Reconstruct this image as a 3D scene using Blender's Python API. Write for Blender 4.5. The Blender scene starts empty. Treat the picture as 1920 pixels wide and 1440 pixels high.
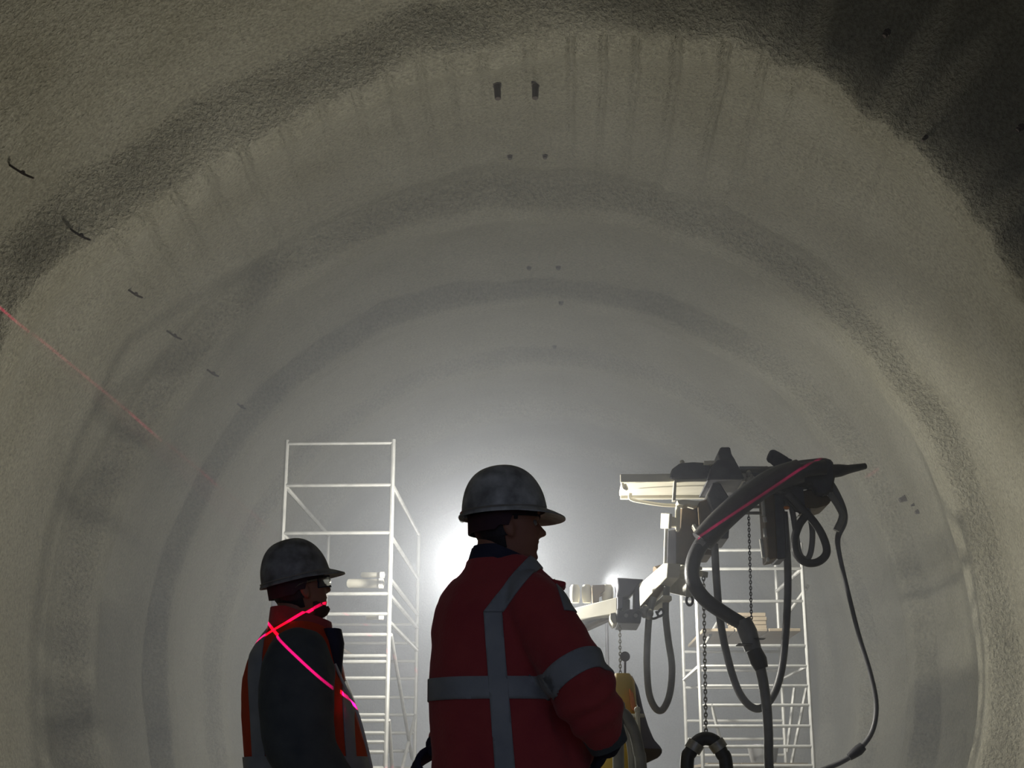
import bpy, bmesh, math, random
import numpy as np
from mathutils import Vector, Matrix
random.seed(7)
sc = bpy.context.scene
COL = sc.collection
# ------------------------------------------------------------------ camera
FPX = 2600.0
CAM = np.array([0.0, 0.0, 0.87])
pitch = math.atan(760 / FPX)
yaw = math.atan(80 / math.hypot(FPX, 760))
FW = np.array([-math.sin(yaw) * math.cos(pitch), math.cos(yaw) * math.cos(pitch), math.sin(pitch)])
RT = np.array([math.cos(yaw), math.sin(yaw), 0.0])
UP = np.cross(RT, FW)
cd = bpy.data.cameras.new('camera'); cam = bpy.data.objects.new('camera', cd); COL.objects.link(cam)
cam.matrix_world = Matrix(((RT[0], UP[0], -FW[0], CAM[0]), (RT[1], UP[1], -FW[1], CAM[1]), (RT[2], UP[2], -FW[2], CAM[2]), (0, 0, 0, 1)))
cd.sensor_width = 36.0; cd.lens = 36.0 * FPX / 1920.0; cd.clip_start = 0.05; cd.clip_end = 200
sc.camera = cam
# ------------------------------------------------------------------ light, exposure
LAMP = None  # set below
sc.view_settings.view_transform = 'Standard'; sc.view_settings.look = 'None'
sc.view_settings.gamma = 1.0; sc.view_settings.exposure = 0.0; sc.view_settings.use_curve_mapping = False
sc.cycles.max_bounces = 6; sc.cycles.diffuse_bounces = 4; sc.cycles.volume_bounces = 1; sc.cycles.transparent_max_bounces = 6
sc.cycles.caustics_reflective = False; sc.cycles.caustics_refractive = False
sc.cycles.use_denoising = True
LAMP_POWER = 560.0; LAMP_B_POWER = 800.0; FILL_C_POWER = 560.0; HAZE = 0.043; WORLD = 0.30; LASER = 10000.0
w = bpy.data.worlds.new('world'); sc.world = w; w.use_nodes = True
w.node_tree.nodes['Background'].inputs[0].default_value = (0.60, 0.70, 1.0, 1)
w.node_tree.nodes['Background'].inputs[1].default_value = WORLD

def at(px, py, y):
    """point of the plane Y = y that the photograph shows at (px, py)"""
    d = FW + RT * (px - 960) / FPX - UP * (py - 720) / FPX
    return CAM + d * (y / d[1])
def V(a): return Vector((float(a[0]), float(a[1]), float(a[2])))
LAMP = at(897, 1060, 13.3)
ld = bpy.data.lights.new('work_light', 'POINT'); ld.energy = LAMP_POWER; ld.color = (1.0, 0.96, 0.85); ld.shadow_soft_size = 0.11
lo = bpy.data.objects.new('work_light', ld); COL.objects.link(lo); lo.location = V(LAMP)
LAMP_B = at(1136, 1086, 16.3)
ld2 = bpy.data.lights.new('work_light', 'SPOT'); ld2.spot_size = math.radians(135); ld2.spot_blend = .6; ld2.color = ld.color; ld2.energy = LAMP_B_POWER; lo2 = bpy.data.objects.new('work_light', ld2); COL.objects.link(lo2); lo2.location = V(LAMP_B)
lo2.rotation_euler = Vector((.80, .55, -.12)).to_track_quat('-Z', 'Y').to_euler()   # turned to the right wall
FILL_C = at(1010, 1390, 25.0)
ld3 = ld.copy(); ld3.energy = FILL_C_POWER; lo3 = bpy.data.objects.new('work_light', ld3); COL.objects.link(lo3); lo3.location = V(FILL_C)  # added lamp, out of sight, to brighten the far walls and haze
ld2.shadow_soft_size = .08

# crossed line laser standing left of the camera: a light whose beam is two thin sheets
def laser(name, src, nrm, lo_a, hi_a, gap=None):
    l = bpy.data.lights.new(name, 'POINT'); l.energy = LASER; l.color = (1, 1, 1); l.shadow_soft_size = 0.0
    l.use_nodes = True; nt = l.node_tree
    em = nt.nodes['Emission']
    tc = nt.nodes.new('ShaderNodeTexCoord')
    def vm(op, a, b=None):
        n = nt.nodes.new('ShaderNodeVectorMath'); n.operation = op
        nt.links.new(a, n.inputs[0])
        if b is not None: n.inputs[1].default_value = b
        return n
    nz = vm('NORMALIZE', tc.outputs['Normal'])
    d = vm('DOT_PRODUCT', nz.outputs[0], tuple(nrm))
    ab = nt.nodes.new('ShaderNodeMath'); ab.operation = 'ABSOLUTE'; nt.links.new(d.outputs['Value'], ab.inputs[0])
    mr = nt.nodes.new('ShaderNodeMapRange'); nt.links.new(ab.outputs[0], mr.inputs[0])
    mr.inputs[1].default_value = 0.0007; mr.inputs[2].default_value = 0.0011; mr.inputs[3].default_value = 1; mr.inputs[4].default_value = 0
    # the sheet fans out over a limited angle, measured sideways from straight ahead
    dx = vm('DOT_PRODUCT', nz.outputs[0], (1, 0, 0))
    g1 = nt.nodes.new('ShaderNodeMath'); g1.operation = 'GREATER_THAN'; nt.links.new(dx.outputs['Value'], g1.inputs[0]); g1.inputs[1].default_value = lo_a
    g2 = nt.nodes.new('ShaderNodeMath'); g2.operation = 'LESS_THAN'; nt.links.new(dx.outputs['Value'], g2.inputs[0]); g2.inputs[1].default_value = hi_a
    m1 = nt.nodes.new('ShaderNodeMath'); m1.operation = 'MULTIPLY'; nt.links.new(g1.outputs[0], m1.inputs[0]); nt.links.new(g2.outputs[0], m1.inputs[1])
    m2 = nt.nodes.new('ShaderNodeMath'); m2.operation = 'MULTIPLY'; nt.links.new(m1.outputs[0], m2.inputs[0]); nt.links.new(mr.outputs[0], m2.inputs[1])
    last = m2
    if gap:   # sector of the sheet masked out to keep its line off the boom
        sub = nt.nodes.new('ShaderNodeMath'); sub.operation = 'SUBTRACT'; nt.links.new(dx.outputs['Value'], sub.inputs[0]); sub.inputs[1].default_value = (gap[0] + gap[1]) / 2
        aa = nt.nodes.new('ShaderNodeMath'); aa.operation = 'ABSOLUTE'; nt.links.new(sub.outputs[0], aa.inputs[0])
        gg = nt.nodes.new('ShaderNodeMath'); gg.operation = 'GREATER_THAN'; nt.links.new(aa.outputs[0], gg.inputs[0]); gg.inputs[1].default_value = (gap[1] - gap[0]) / 2
        last = nt.nodes.new('ShaderNodeMath'); last.operation = 'MULTIPLY'; nt.links.new(m2.outputs[0], last.inputs[0]); nt.links.new(gg.outputs[0], last.inputs[1])
    nt.links.new(last.outputs[0], em.inputs['Strength'])
    em.inputs['Color'].default_value = (1.0, 0.004, 0.16, 1)
    o = bpy.data.objects.new(name, l); COL.objects.link(o); o.location = V(src)

def tunnel_hit(px, py, R=5.65, cx=-.25, cz=2.83):
    d = FW + RT * (px - 960) / FPX - UP * (py - 720) / FPX
    o = CAM - np.array([cx, 0, cz])
    a = d[0] ** 2 + d[2] ** 2; b = 2 * (o[0] * d[0] + o[2] * d[2]); c = o[0] ** 2 + o[2] ** 2 - R * R
    return CAM + d * ((-b + math.sqrt(b * b - 4 * a * c)) / (2 * a))
def plane_fit(pts):
    pts = np.array(pts); m = pts.mean(0); return np.linalg.svd(pts - m)[2][2], m
n1, m1_ = plane_fit([at(1310, 1010, 12.01), at(1470, 890, 12.01), at(1400, 945, 12.01), at(1545, 860, 12.23), at(465, 1230, 5.0), at(520, 1170, 4.85), at(620, 1122, 4.85)])
n2, m2_ = plane_fit([tunnel_hit(0, 575), tunnel_hit(260, 790), tunnel_hit(500, 985), at(500, 1168, 4.85), at(630, 1295, 4.75)])
SRC = np.linalg.solve(np.array([n1, n2, [0, 1, 0]]), [n1 @ m1_, n2 @ m2_, 0.0])
def fan(px, py, y):
    d = at(px, py, y) - SRC; return float(d[0] / np.linalg.norm(d))
laser('laser_rising', SRC, n1, -0.4, fan(1562, 860, 12.23), (fan(660, 1110, 4.85), fan(1306, 1012, 12.01)))
laser('laser_falling', SRC, n2, -0.6, 0.2)

# ------------------------------------------------------------------ materials
def mat(name, col, rough=0.6, metal=0.0, var=None, vscale=6.0, vmix=0.5, bump=0.0, bscale=40.0, spec=0.4, sheen=0.0, stretch=None, detail=4.0):
    m = bpy.data.materials.new(name); m.use_nodes = True; nt = m.node_tree; b = nt.nodes['Principled BSDF']
    b.inputs['Base Color'].default_value = (*col, 1); b.inputs['Roughness'].default_value = rough
    b.inputs['Metallic'].default_value = metal; b.inputs['Specular IOR Level'].default_value = spec
    if sheen: b.inputs['Sheen Weight'].default_value = sheen
    tc = nt.nodes.new('ShaderNodeTexCoord'); src = tc.outputs['Object']
    if stretch:
        mp = nt.nodes.new('ShaderNodeMapping'); mp.inputs['Scale'].default_value = stretch; nt.links.new(src, mp.inputs[0]); src = mp.outputs[0]
    if var is not None:
        n = nt.nodes.new('ShaderNodeTexNoise'); n.inputs['Scale'].default_value = vscale; n.inputs['Detail'].default_value = detail
        nt.links.new(src, n.inputs['Vector'])
        r = nt.nodes.new('ShaderNodeValToRGB'); r.color_ramp.elements[0].position = 0.5 - vmix * .45; r.color_ramp.elements[1].position = 0.5 + vmix * .45
        r.color_ramp.elements[0].color = (*col, 1); r.color_ramp.elements[1].color = (*var, 1)
        nt.links.new(n.outputs['Fac'], r.inputs[0]); nt.links.new(r.outputs[0], b.inputs['Base Color'])
    if bump:
        n = nt.nodes.new('ShaderNodeTexNoise'); n.inputs['Scale'].default_value = bscale; n.inputs['Detail'].default_value = 5
        nt.links.new(src, n.inputs['Vector'])
        bp = nt.nodes.new('ShaderNodeBump'); bp.inputs['Strength'].default_value = 1.0; bp.inputs['Distance'].default_value = bump
        nt.links.new(n.outputs['Fac'], bp.inputs['Height']); nt.links.new(bp.outputs[0], b.inputs['Normal'])
    return m
MT = {
    'shotcrete': mat('shotcrete', (.25, .235, .175), .92, var=(.33, .315, .25), vscale=.9, vmix=.6, bump=.035, bscale=9.0, spec=.2, detail=8),
    'gravel': mat('gravel', (.30, .29, .25), .95, var=(.45, .43, .38), vscale=8, bump=.04, bscale=14, spec=.2),
    'orange': mat('orange_cloth', (.54, .085, .08), .85, var=(.42, .055, .065), vscale=7, bump=.002, bscale=160, sheen=.2, spec=.2),
    'vest_orange': mat('vest_cloth', (.75, .10, .035), .8, var=(.60, .07, .03), vscale=9, bump=.001, bscale=160, spec=.2),
    'stripe': mat('reflective_tape', (.30, .32, .34), .55, var=(.40, .42, .43), vscale=14, bump=.001, bscale=220, spec=.5),
    'slate': mat('slate_cloth', (.085, .10, .105), .9, var=(.13, .145, .145), vscale=12, bump=.002, bscale=150, spec=.2, sheen=.1),
    'navy': mat('navy_cloth', (.03, .033, .06), .85, var=(.05, .05, .08), vscale=12, bump=.002, bscale=120, spec=.25),
    'skin': mat('skin', (.42, .20, .13), .55, var=(.36, .16, .11), vscale=20, spec=.35),
    'hair': mat('dark_hair', (.018, .015, .02), .6, var=(.035, .028, .03), vscale=60, stretch=(1, 1, .15), bump=.002, bscale=200),
    'stubble': mat('dark_stubble', (.07, .045, .04), .8, var=(.11, .065, .05), vscale=60),
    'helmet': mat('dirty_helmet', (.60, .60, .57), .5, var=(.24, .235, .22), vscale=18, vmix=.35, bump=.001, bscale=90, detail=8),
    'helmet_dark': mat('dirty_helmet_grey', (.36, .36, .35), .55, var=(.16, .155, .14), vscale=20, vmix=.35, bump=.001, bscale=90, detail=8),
    'rimtape': mat('helmet_edge', (.36, .33, .28), .5, var=(.28, .26, .22), vscale=20),
    'strap': mat('suspension_strap', (.07, .03, .035), .7, var=(.05, .02, .03), vscale=30),
    'white': mat('white_plastic', (.75, .74, .70), .4, var=(.62, .61, .57), vscale=20),
    'galv': mat('galvanised_steel', (.42, .42, .40), .5, .3, var=(.30, .30, .29), vscale=8),
    'rubber': mat('black_rubber', (.05, .05, .058), .42, var=(.075, .075, .08), vscale=10, bump=.002, bscale=60, spec=.5),
    'hose': mat('grey_hose', (.27, .27, .28), .4, var=(.18, .18, .19), vscale=8, bump=.001, bscale=70, spec=.5),
    'pale_hose': mat('pale_dusty_hose', (.40, .40, .38), .5, var=(.28, .28, .27), vscale=8, bump=.001, bscale=70),
    'cream': mat('cream_paint', (.72, .69, .58), .5, var=(.60, .57, .47), vscale=5),
    'darksteel': mat('dark_steel', (.07, .07, .085), .5, .3, var=(.12, .12, .13), vscale=7, bump=.002, bscale=30),
    'brown': mat('brown_paint', (.20, .14, .075), .6, var=(.12, .09, .06), vscale=5, bump=.001, bscale=30),
    'chain': mat('chain_steel', (.60, .59, .54), .4, .6, var=(.30, .29, .27), vscale=20),
    'yellow': mat('yellow_paint', (.80, .55, .05), .5, var=(.66, .42, .05), vscale=4, bump=.001, bscale=20),
    'slatepaint': mat('grey_paint', (.30, .30, .35), .55, var=(.22, .22, .26), vscale=5),
    'rust': mat('rusty_bar', (.045, .035, .03), .7, .2, var=(.08, .06, .05), vscale=30),
    'wood': mat('plywood', (.26, .21, .14), .8, var=(.20, .16, .11), vscale=3, stretch=(1, 6, 6)),
    'bucket': mat('grey_tub', (.17, .17, .17), .6, var=(.13, .13, .13), vscale=6),
    'orange_light': mat('orange_marker', (.85, .25, .02), .4, var=(.75, .2, .02), vscale=20),
    'denim': mat('dark_trousers', (.04, .045, .06), .9, var=(.06, .065, .08), vscale=15, bump=.002, bscale=120),
    'boot': mat('boot_rubber', (.03, .03, .03), .5, var=(.06, .055, .05), vscale=12),
    'eye': mat('eye_white', (.34, .32, .3), .35, var=(.3, .28, .26), vscale=20),
}
def shotcrete_grain():
    nt = MT['shotcrete'].node_tree; b = nt.nodes['Principled BSDF']
    old = [n for n in nt.nodes if n.type == 'BUMP'][0]; tc = [n for n in nt.nodes if n.type == 'TEX_COORD'][0]
    n = nt.nodes.new('ShaderNodeTexNoise'); n.inputs['Scale'].default_value = 26; n.inputs['Detail'].default_value = 4; n.inputs['Roughness'].default_value = .65
    nt.links.new(tc.outputs['Object'], n.inputs['Vector'])
    bp = nt.nodes.new('ShaderNodeBump'); bp.inputs['Strength'].default_value = 1.0; bp.inputs['Distance'].default_value = .06
    nt.links.new(n.outputs['Fac'], bp.inputs['Height']); nt.links.new(old.outputs[0], bp.inputs['Normal']); nt.links.new(bp.outputs[0], b.inputs['Normal'])
    # aggregate speckle in the concrete itself
    src = b.inputs['Base Color'].links[0].from_socket
    mr = nt.nodes.new('ShaderNodeMapRange'); nt.links.new(n.outputs['Fac'], mr.inputs[0])
    mr.inputs[1].default_value = .3; mr.inputs[2].default_value = .7; mr.inputs[3].default_value = .66; mr.inputs[4].default_value = 1.3
    mx = nt.nodes.new('ShaderNodeMixRGB'); mx.blend_type = 'MULTIPLY'; mx.inputs[0].default_value = 1
    nt.links.new(src, mx.inputs[1]); nt.links.new(mr.outputs[0], mx.inputs[2]); nt.links.new(mx.outputs[0], b.inputs['Base Color'])
shotcrete_grain()
def lens_mat():
    m = bpy.data.materials.new('safety_lens'); m.use_nodes = True; nt = m.node_tree
    out = nt.nodes['Material Output']; b = nt.nodes['Principled BSDF']
    b.inputs['Base Color'].default_value = (.9, .9, .88, 1); b.inputs['Roughness'].default_value = .08
    tl = nt.nodes.new('ShaderNodeBsdfRefraction'); tl.inputs['Color'].default_value = (.9, .9, .86, 1); tl.inputs['Roughness'].default_value = .26; tl.inputs['IOR'].default_value = 1.03
    tr = nt.nodes.new('ShaderNodeBsdfTransparent')
    a = nt.nodes.new('ShaderNodeMixShader'); a.inputs[0].default_value = .7
    nt.links.new(tr.outputs[0], a.inputs[1]); nt.links.new(tl.outputs[0], a.inputs[2])
    c = nt.nodes.new('ShaderNodeMixShader'); c.inputs[0].default_value = .12
    nt.links.new(a.outputs[0], c.inputs[1]); nt.links.new(b.outputs[0], c.inputs[2]); nt.links.new(c.outputs[0], out.inputs[0])
    return m
MT['lens'] = lens_mat()

# ------------------------------------------------------------------ helpers
def tag(o, label=None, cat=None, group=None, kind=None):
    if label: o['label'] = label
    if cat: o['category'] = cat
    if group: o['group'] = group
    if kind: o['kind'] = kind
    return o
def wloc(o):
    l = Vector((0, 0, 0))
    while o: l += o.location; o = o.parent
    return l
def thing(name, loc, label, cat, group=None):
    o = bpy.data.objects.new(name, None); COL.objects.link(o); o.location = V(loc); o.empty_display_size = .1
    return tag(o, label, cat, group)
RS = 1.0
class MB:
    """collects shapes, all in world coordinates"""
    def __init__(s): s.v = []; s.f = []; s.sm = []
    def add(s, vs, fs, smooth=False):
        k = len(s.v); s.v += [tuple(map(float, p)) for p in vs]
        for f in fs: s.f.append(tuple(i + k for i in f)); s.sm.append(smooth)
        return s
    def box(s, a, b, bev=.008):
        a = np.minimum(a, b); b2 = np.maximum(a, b); b = np.maximum(b2, b)
        bm = bmesh.new(); bmesh.ops.create_cube(bm, size=1)
        for v in bm.verts: v.co = Vector([(a[i] + b[i]) / 2 + v.co[i] * (b[i] - a[i]) for i in range(3)])
        if bev: bmesh.ops.bevel(bm, geom=bm.edges[:], offset=min(bev, .3 * min(b - a)), segments=1, affect='EDGES')
        return s.bm(bm)
    def bm(s, bm, smooth=False):
        bm.verts.index_update(); s.add([v.co[:] for v in bm.verts], [[v.index for v in f.verts] for f in bm.faces], smooth); bm.free(); return s
    def prism(s, pts, y0, y1, bev=.006):
        """pts: pixel outline at depth y0, extruded straight back to y1 (a real solid)"""
        P = [at(px, py, y0) for px, py in pts]
        bm = bmesh.new(); fv = [bm.verts.new(p) for p in P]; bv = [bm.verts.new((p[0], y1, p[2])) for p in P]; n = len(P)
        bm.faces.new(fv); bm.faces.new(bv[::-1])
        for i in range(n): bm.faces.new((fv[i], bv[i], bv[(i + 1) % n], fv[(i + 1) % n]))
        bmesh.ops.recalc_face_normals(bm, faces=bm.faces[:])
        if bev: bmesh.ops.bevel(bm, geom=bm.edges[:], offset=bev, segments=1, affect='EDGES', clamp_overlap=True)
        return s.bm(bm)
    def tube(s, path, rad, seg=10, cap=True):
        P = [np.array(p, float) for p in path]; n = len(P)
        R = [RS * q for q in ([rad] * n if not hasattr(rad, '__len__') else rad)]
        vs = []; fs = []
        t0 = P[1] - P[0]; t0 /= np.linalg.norm(t0)
        ref = np.array([0, 0, 1.]) if abs(t0[2]) < .9 else np.array([1., 0, 0])
        nrm = np.cross(t0, ref); nrm /= np.linalg.norm(nrm)
        for i in range(n):
            t = P[min(i + 1, n - 1)] - P[max(i - 1, 0)]; t /= max(np.linalg.norm(t), 1e-9)
            nrm = nrm - t * (nrm @ t); nrm /= max(np.linalg.norm(nrm), 1e-9); bn = np.cross(t, nrm)
            for k in range(seg):
                a = 2 * math.pi * k / seg; vs.append(P[i] + R[i] * (math.cos(a) * nrm + math.sin(a) * bn))
        for i in range(n - 1):
            for k in range(seg):
                a = i * seg + k; b = i * seg + (k + 1) % seg; fs.append((a, b, b + seg, a + seg))
        if cap: fs.append(tuple(range(seg - 1, -1, -1))); fs.append(tuple(range((n - 1) * seg, n * seg)))
        return s.add(vs, fs, True)
    def ell(s, c, r, M=None, seg=16, rings=10):
        vs = []; fs = []; r = [RS * q for q in r]
        for i in range(rings + 1):
            p = math.pi * i / rings
            for k in range(seg):
                a = 2 * math.pi * k / seg
                q = np.array([r[0] * math.sin(p) * math.cos(a), r[1] * math.sin(p) * math.sin(a), r[2] * math.cos(p)])
                if M is not None: q = M @ q
                vs.append(q + np.array(c))
        for i in range(rings):
            for k in range(seg):
                fs.append((i * seg + k, (i + 1) * seg + k, (i + 1) * seg + (k + 1) % seg, i * seg + (k + 1) % seg))
        k = len(s.v); s.add(vs, fs, True); return s
    def loft(s, rings, cap=True):
        n = len(rings[0]); vs = [p for r in rings for p in r]; fs = []
        for i in range(len(rings) - 1):
            for k in range(n):
                a = i * n + k; b = i * n + (k + 1) % n; fs.append((a, b, b + n, a + n))
        if cap: fs.append(tuple(range(n - 1, -1, -1))); fs.append(tuple(range((len(rings) - 1) * n, len(rings) * n)))
        return s.add(vs, fs, True)
    def mesh(s, name, org=(0, 0, 0)):
        me = bpy.data.meshes.new(name); o = Vector(org)
        me.from_pydata([Vector(p) - o for p in s.v], [], s.f); me.update()
        bm = bmesh.new(); bm.from_mesh(me); bmesh.ops.remove_doubles(bm, verts=bm.verts[:], dist=1e-6)
        bmesh.ops.recalc_face_normals(bm, faces=bm.faces[:]); 
        bm.to_mesh(me); bm.free()
        if any(s.sm):
            for p in me.polygons: p.use_smooth = True
            try: me.set_sharp_from_angle(angle=math.radians(40))
            except Exception: pass
        return me
    def build(s, name, m, parent=None):
        org = wloc(parent) if parent else Vector((0, 0, 0))
        o = bpy.data.objects.new(name, s.mesh(name, org)); COL.objects.link(o); o.parent = parent
        o.data.materials.append(MT[m] if isinstance(m, str) else m); return o
    def solo(s, name, m, base, label, cat, group=None):
        """a thing that is one mesh, with its origin at base"""
        o = bpy.data.objects.new(name, s.mesh(name, V(base))); COL.objects.link(o); o.location = V(base)
        o.data.materials.append(MT[m]); return tag(o, label, cat, group)
def plate(pts, yl, yr, th, m, name, parent, bev=.005):
    """a solid plate standing at an angle: its left end at depth yl, its right end at depth yr"""
    xs = [p[0] for p in pts]; x0, x1 = min(xs), max(xs)
    P = [at(px, py, yl + (yr - yl) * (px - x0) / (x1 - x0)) for px, py in pts]
    c = np.mean(P, axis=0); nn = np.linalg.svd(np.array(P) - c)[2][2]; nn = nn if nn[1] > 0 else -nn
    bm = bmesh.new(); n = len(P); a = [bm.verts.new(p) for p in P]; b = [bm.verts.new(p + nn * th) for p in P]
    bm.faces.new(a); bm.faces.new(b[::-1])
    for k in range(n): bm.faces.new((a[k], b[k], b[(k + 1) % n], a[(k + 1) % n]))
    bmesh.ops.recalc_face_normals(bm, faces=bm.faces[:])
    bmesh.ops.bevel(bm, geom=bm.edges[:], offset=bev, segments=1, affect='EDGES', clamp_overlap=True)
    mb = MB(); mb.bm(bm); return mb.build(name, m, parent)
def smooth_path(pts, n=6):
    P = [np.array(p, float) for p in pts]; P = [2 * P[0] - P[1]] + P + [2 * P[-1] - P[-2]]; out = []
    for i in range(1, len(P) - 2):
        for k in range(n):
            t = k / n
            out.append(.5 * ((2 * P[i]) + (-P[i - 1] + P[i + 1]) * t + (2 * P[i - 1] - 5 * P[i] + 4 * P[i + 1] - P[i + 2]) * t * t + (-P[i - 1] + 3 * P[i] - 3 * P[i + 1] + P[i + 2]) * t ** 3))
    out.append(P[-2]); return out

def vnoise(X, seed=0):
    """smooth value noise of points X (n,3), range about -1..1"""
    X = np.asarray(X, float); I = np.floor(X).astype(np.int64); Fr = X - I; Fr = Fr * Fr * (3 - 2 * Fr)
    def h(i, j, k):
        n = (i * 73856093) ^ (j * 19349663) ^ (k * 83492791) ^ (seed * 2654435761)
        n = (n ^ (n >> 13)) & 0x7fffffff; n = (n * (n * n * 15731 + 789221) + 1376312589) & 0x7fffffff
        return n / 0x3fffffff - 1.0
    r = 0
    for a in (0, 1):
        for b in (0, 1):
            for c in (0, 1):
                wgt = (Fr[:, 0] if a else 1 - Fr[:, 0]) * (Fr[:, 1] if b else 1 - Fr[:, 1]) * (Fr[:, 2] if c else 1 - Fr[:, 2])
                r = r + wgt * h(I[:, 0] + a, I[:, 1] + b, I[:, 2] + c)
    return r

# ------------------------------------------------------------------ tunnel lining
TX, TZ, R0, LSEG, Y0 = -.25, 2.83, 5.58, 3.55, 13.6
def lining_radius(th, y):
    th = np.asarray(th, float); y = np.asarray(y, float); deg = np.degrees(th); zero = np.zeros_like(th)
    # the nearest rim is torn and lies nearer on the right
    near = np.exp(-(np.maximum(np.abs(y - 12.9) - .9, 0) / .8) ** 2)
    right = 1 / (1 + np.exp((deg - 70) / 5.0)); left = 1 / (1 + np.exp(-(deg - 140) / 8.0))
    shift = near * np.interp(deg, [0, 45, 60, 90, 105, 118, 130, 150, 200], [-1.2, -1.2, -1.5, -.8, -.5, -.2, -.25, -1.0, -1.0]) + .10 * vnoise(np.stack([th * 9, np.round((y - Y0) / LSEG) * 3.1, zero], 1), 3) \
        + near * right * .22 * vnoise(np.stack([th * 11, zero, zero], 1), 5) + near * right * .07 * vnoise(np.stack([th * 26, zero, zero], 1), 6)
    q = (y - shift - Y0) / LSEG; k = np.floor(q); s = (q - k) * LSEG
    far_fade = np.clip(1.25 - .05 * (y - 13), .6, 1.25)
    dl = .27 * far_fade * (1 + .25 * vnoise(np.stack([th * 2.5, k * 1.7, zero], 1), 8))
    dl = dl * np.where(k <= -1, 1.0 + 3.6 * right, 1.0)
    # every rim is a broad smooth crest, behind which the vault flares out again
    fl = np.maximum(s - .38, 0); fl = fl * fl / (fl + .12)
    r = R0 - .10 * (k > -1) + (dl + .10 * (k > -1)) * np.where(k < -1, 1.0, 1 - np.exp(-fl / .62) * (k > -1))
    wd_ = .22 + near * (.25 + .25 * vnoise(np.stack([th * 7, y * 2, zero], 1), 9))
    e = np.where(k < -1, 0, np.clip((s - (LSEG - wd_)) / wd_, 0, 1)); e = e * e * (3 - 2 * e)
    r = r * (1 - e) + (R0 - .10) * e
    # long furrows running down the tunnel, strongest overhead
    top = np.exp(-((deg - 95) / 42.0) ** 2)
    ph = 2 * np.pi * deg / 4.1 + 2.2 * vnoise(np.stack([th * 6, k, zero], 1), 11)
    amp = (.060 * np.exp(-s / 2.4) * (k == 0) + .009 * (k == 1) + .002) * top * (.6 + .5 * vnoise(np.stack([th * 5, k * 2.3, zero], 1), 12))
    r = r + amp * (3.2 * np.maximum(0, 1 - np.abs(np.sin(ph / 2)) / .45) + .5 * np.sin(ph))
    x = TX + r * np.cos(th); z = TZ + r * np.sin(th); P = np.stack([x, y, z], 1)
    nearrough = np.clip((15.5 - y) / 4, 0, 1)
    r = r + .030 * vnoise(P * .9, 21) + .012 * vnoise(P * 2.7, 22) + (.006 + .004 * nearrough) * vnoise(P * 7.0, 23)
    return r
def wall_point(px, py):
    d = FW + RT * (px - 960) / FPX - UP * (py - 720) / FPX; d = d / np.linalg.norm(d); t = 8.0
    while t < 60:
        p = CAM + d * t; th = math.atan2(p[2] - TZ, p[0] - TX)
        if th < -math.pi / 2: th += 2 * math.pi
        if math.hypot(p[0] - TX, p[2] - TZ) > float(lining_radius([th], [p[1]])[0]): break
        t += .02
    return p, th
def build_lining():
    ys = np.concatenate([np.arange(-8, 9.5, .4), np.arange(9.5, 24, .045), np.arange(24, 36.6, .09)])
    ths = np.radians(np.linspace(-36, 216, 841)); ny, nt_ = len(ys), len(ths)
    TH, YY = np.meshgrid(ths, ys); r = lining_radius(TH.ravel(), YY.ravel()).reshape(ny, nt_)
    P = np.stack([TX + r * np.cos(TH), YY, TZ + r * np.sin(TH)], 2)
    du = np.gradient(P, axis=1); dv = np.gradient(P, axis=0); N = np.cross(dv, du); N /= np.linalg.norm(N, axis=2, keepdims=True)
    inward = np.stack([-np.cos(TH), 0 * TH, -np.sin(TH)], 2)
    if (N * inward).sum() < 0: N = -N
    i0, i1 = np.searchsorted(np.degrees(ths), [28, 152])
    for name, a, b in (('wall_right', 0, i0), ('ceiling', i0, i1), ('wall_left', i1, nt_ - 1)):
        Q = P[:, a:b + 1]; n = b - a + 1
        idx = np.arange(ny * n).reshape(ny, n)
        F = np.stack([idx[:-1, :-1], idx[1:, :-1], idx[1:, 1:], idx[:-1, 1:]], 2).reshape(-1, 4)
        A_ = Q.reshape(-1, 3)[F]; fn = np.cross(A_[:, 1] - A_[:, 0], A_[:, 2] - A_[:, 0])
        if (fn * N[:, a:b + 1].reshape(-1, 3)[F[:, 0]]).sum() < 0: F = F[:, ::-1].copy()
        me = bpy.data.meshes.new(name); me.vertices.add(ny * n); me.vertices.foreach_set('co', Q.reshape(-1).astype(np.float32))
        me.loops.add(F.size); me.loops.foreach_set('vertex_index', F.reshape(-1)); me.polygons.add(len(F))
        me.polygons.foreach_set('loop_start', np.arange(0, F.size, 4)); me.polygons.foreach_set('use_smooth', np.ones(len(F), bool))
        me.update(calc_edges=True); me.validate()
        me.normals_split_custom_set_from_vertices(N[:, a:b + 1].reshape(-1, 3).tolist())
        o = bpy.data.objects.new(name, me); COL.objects.link(o); me.materials.append(MT['shotcrete']); tag(o, kind='structure')
build_lining()
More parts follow.
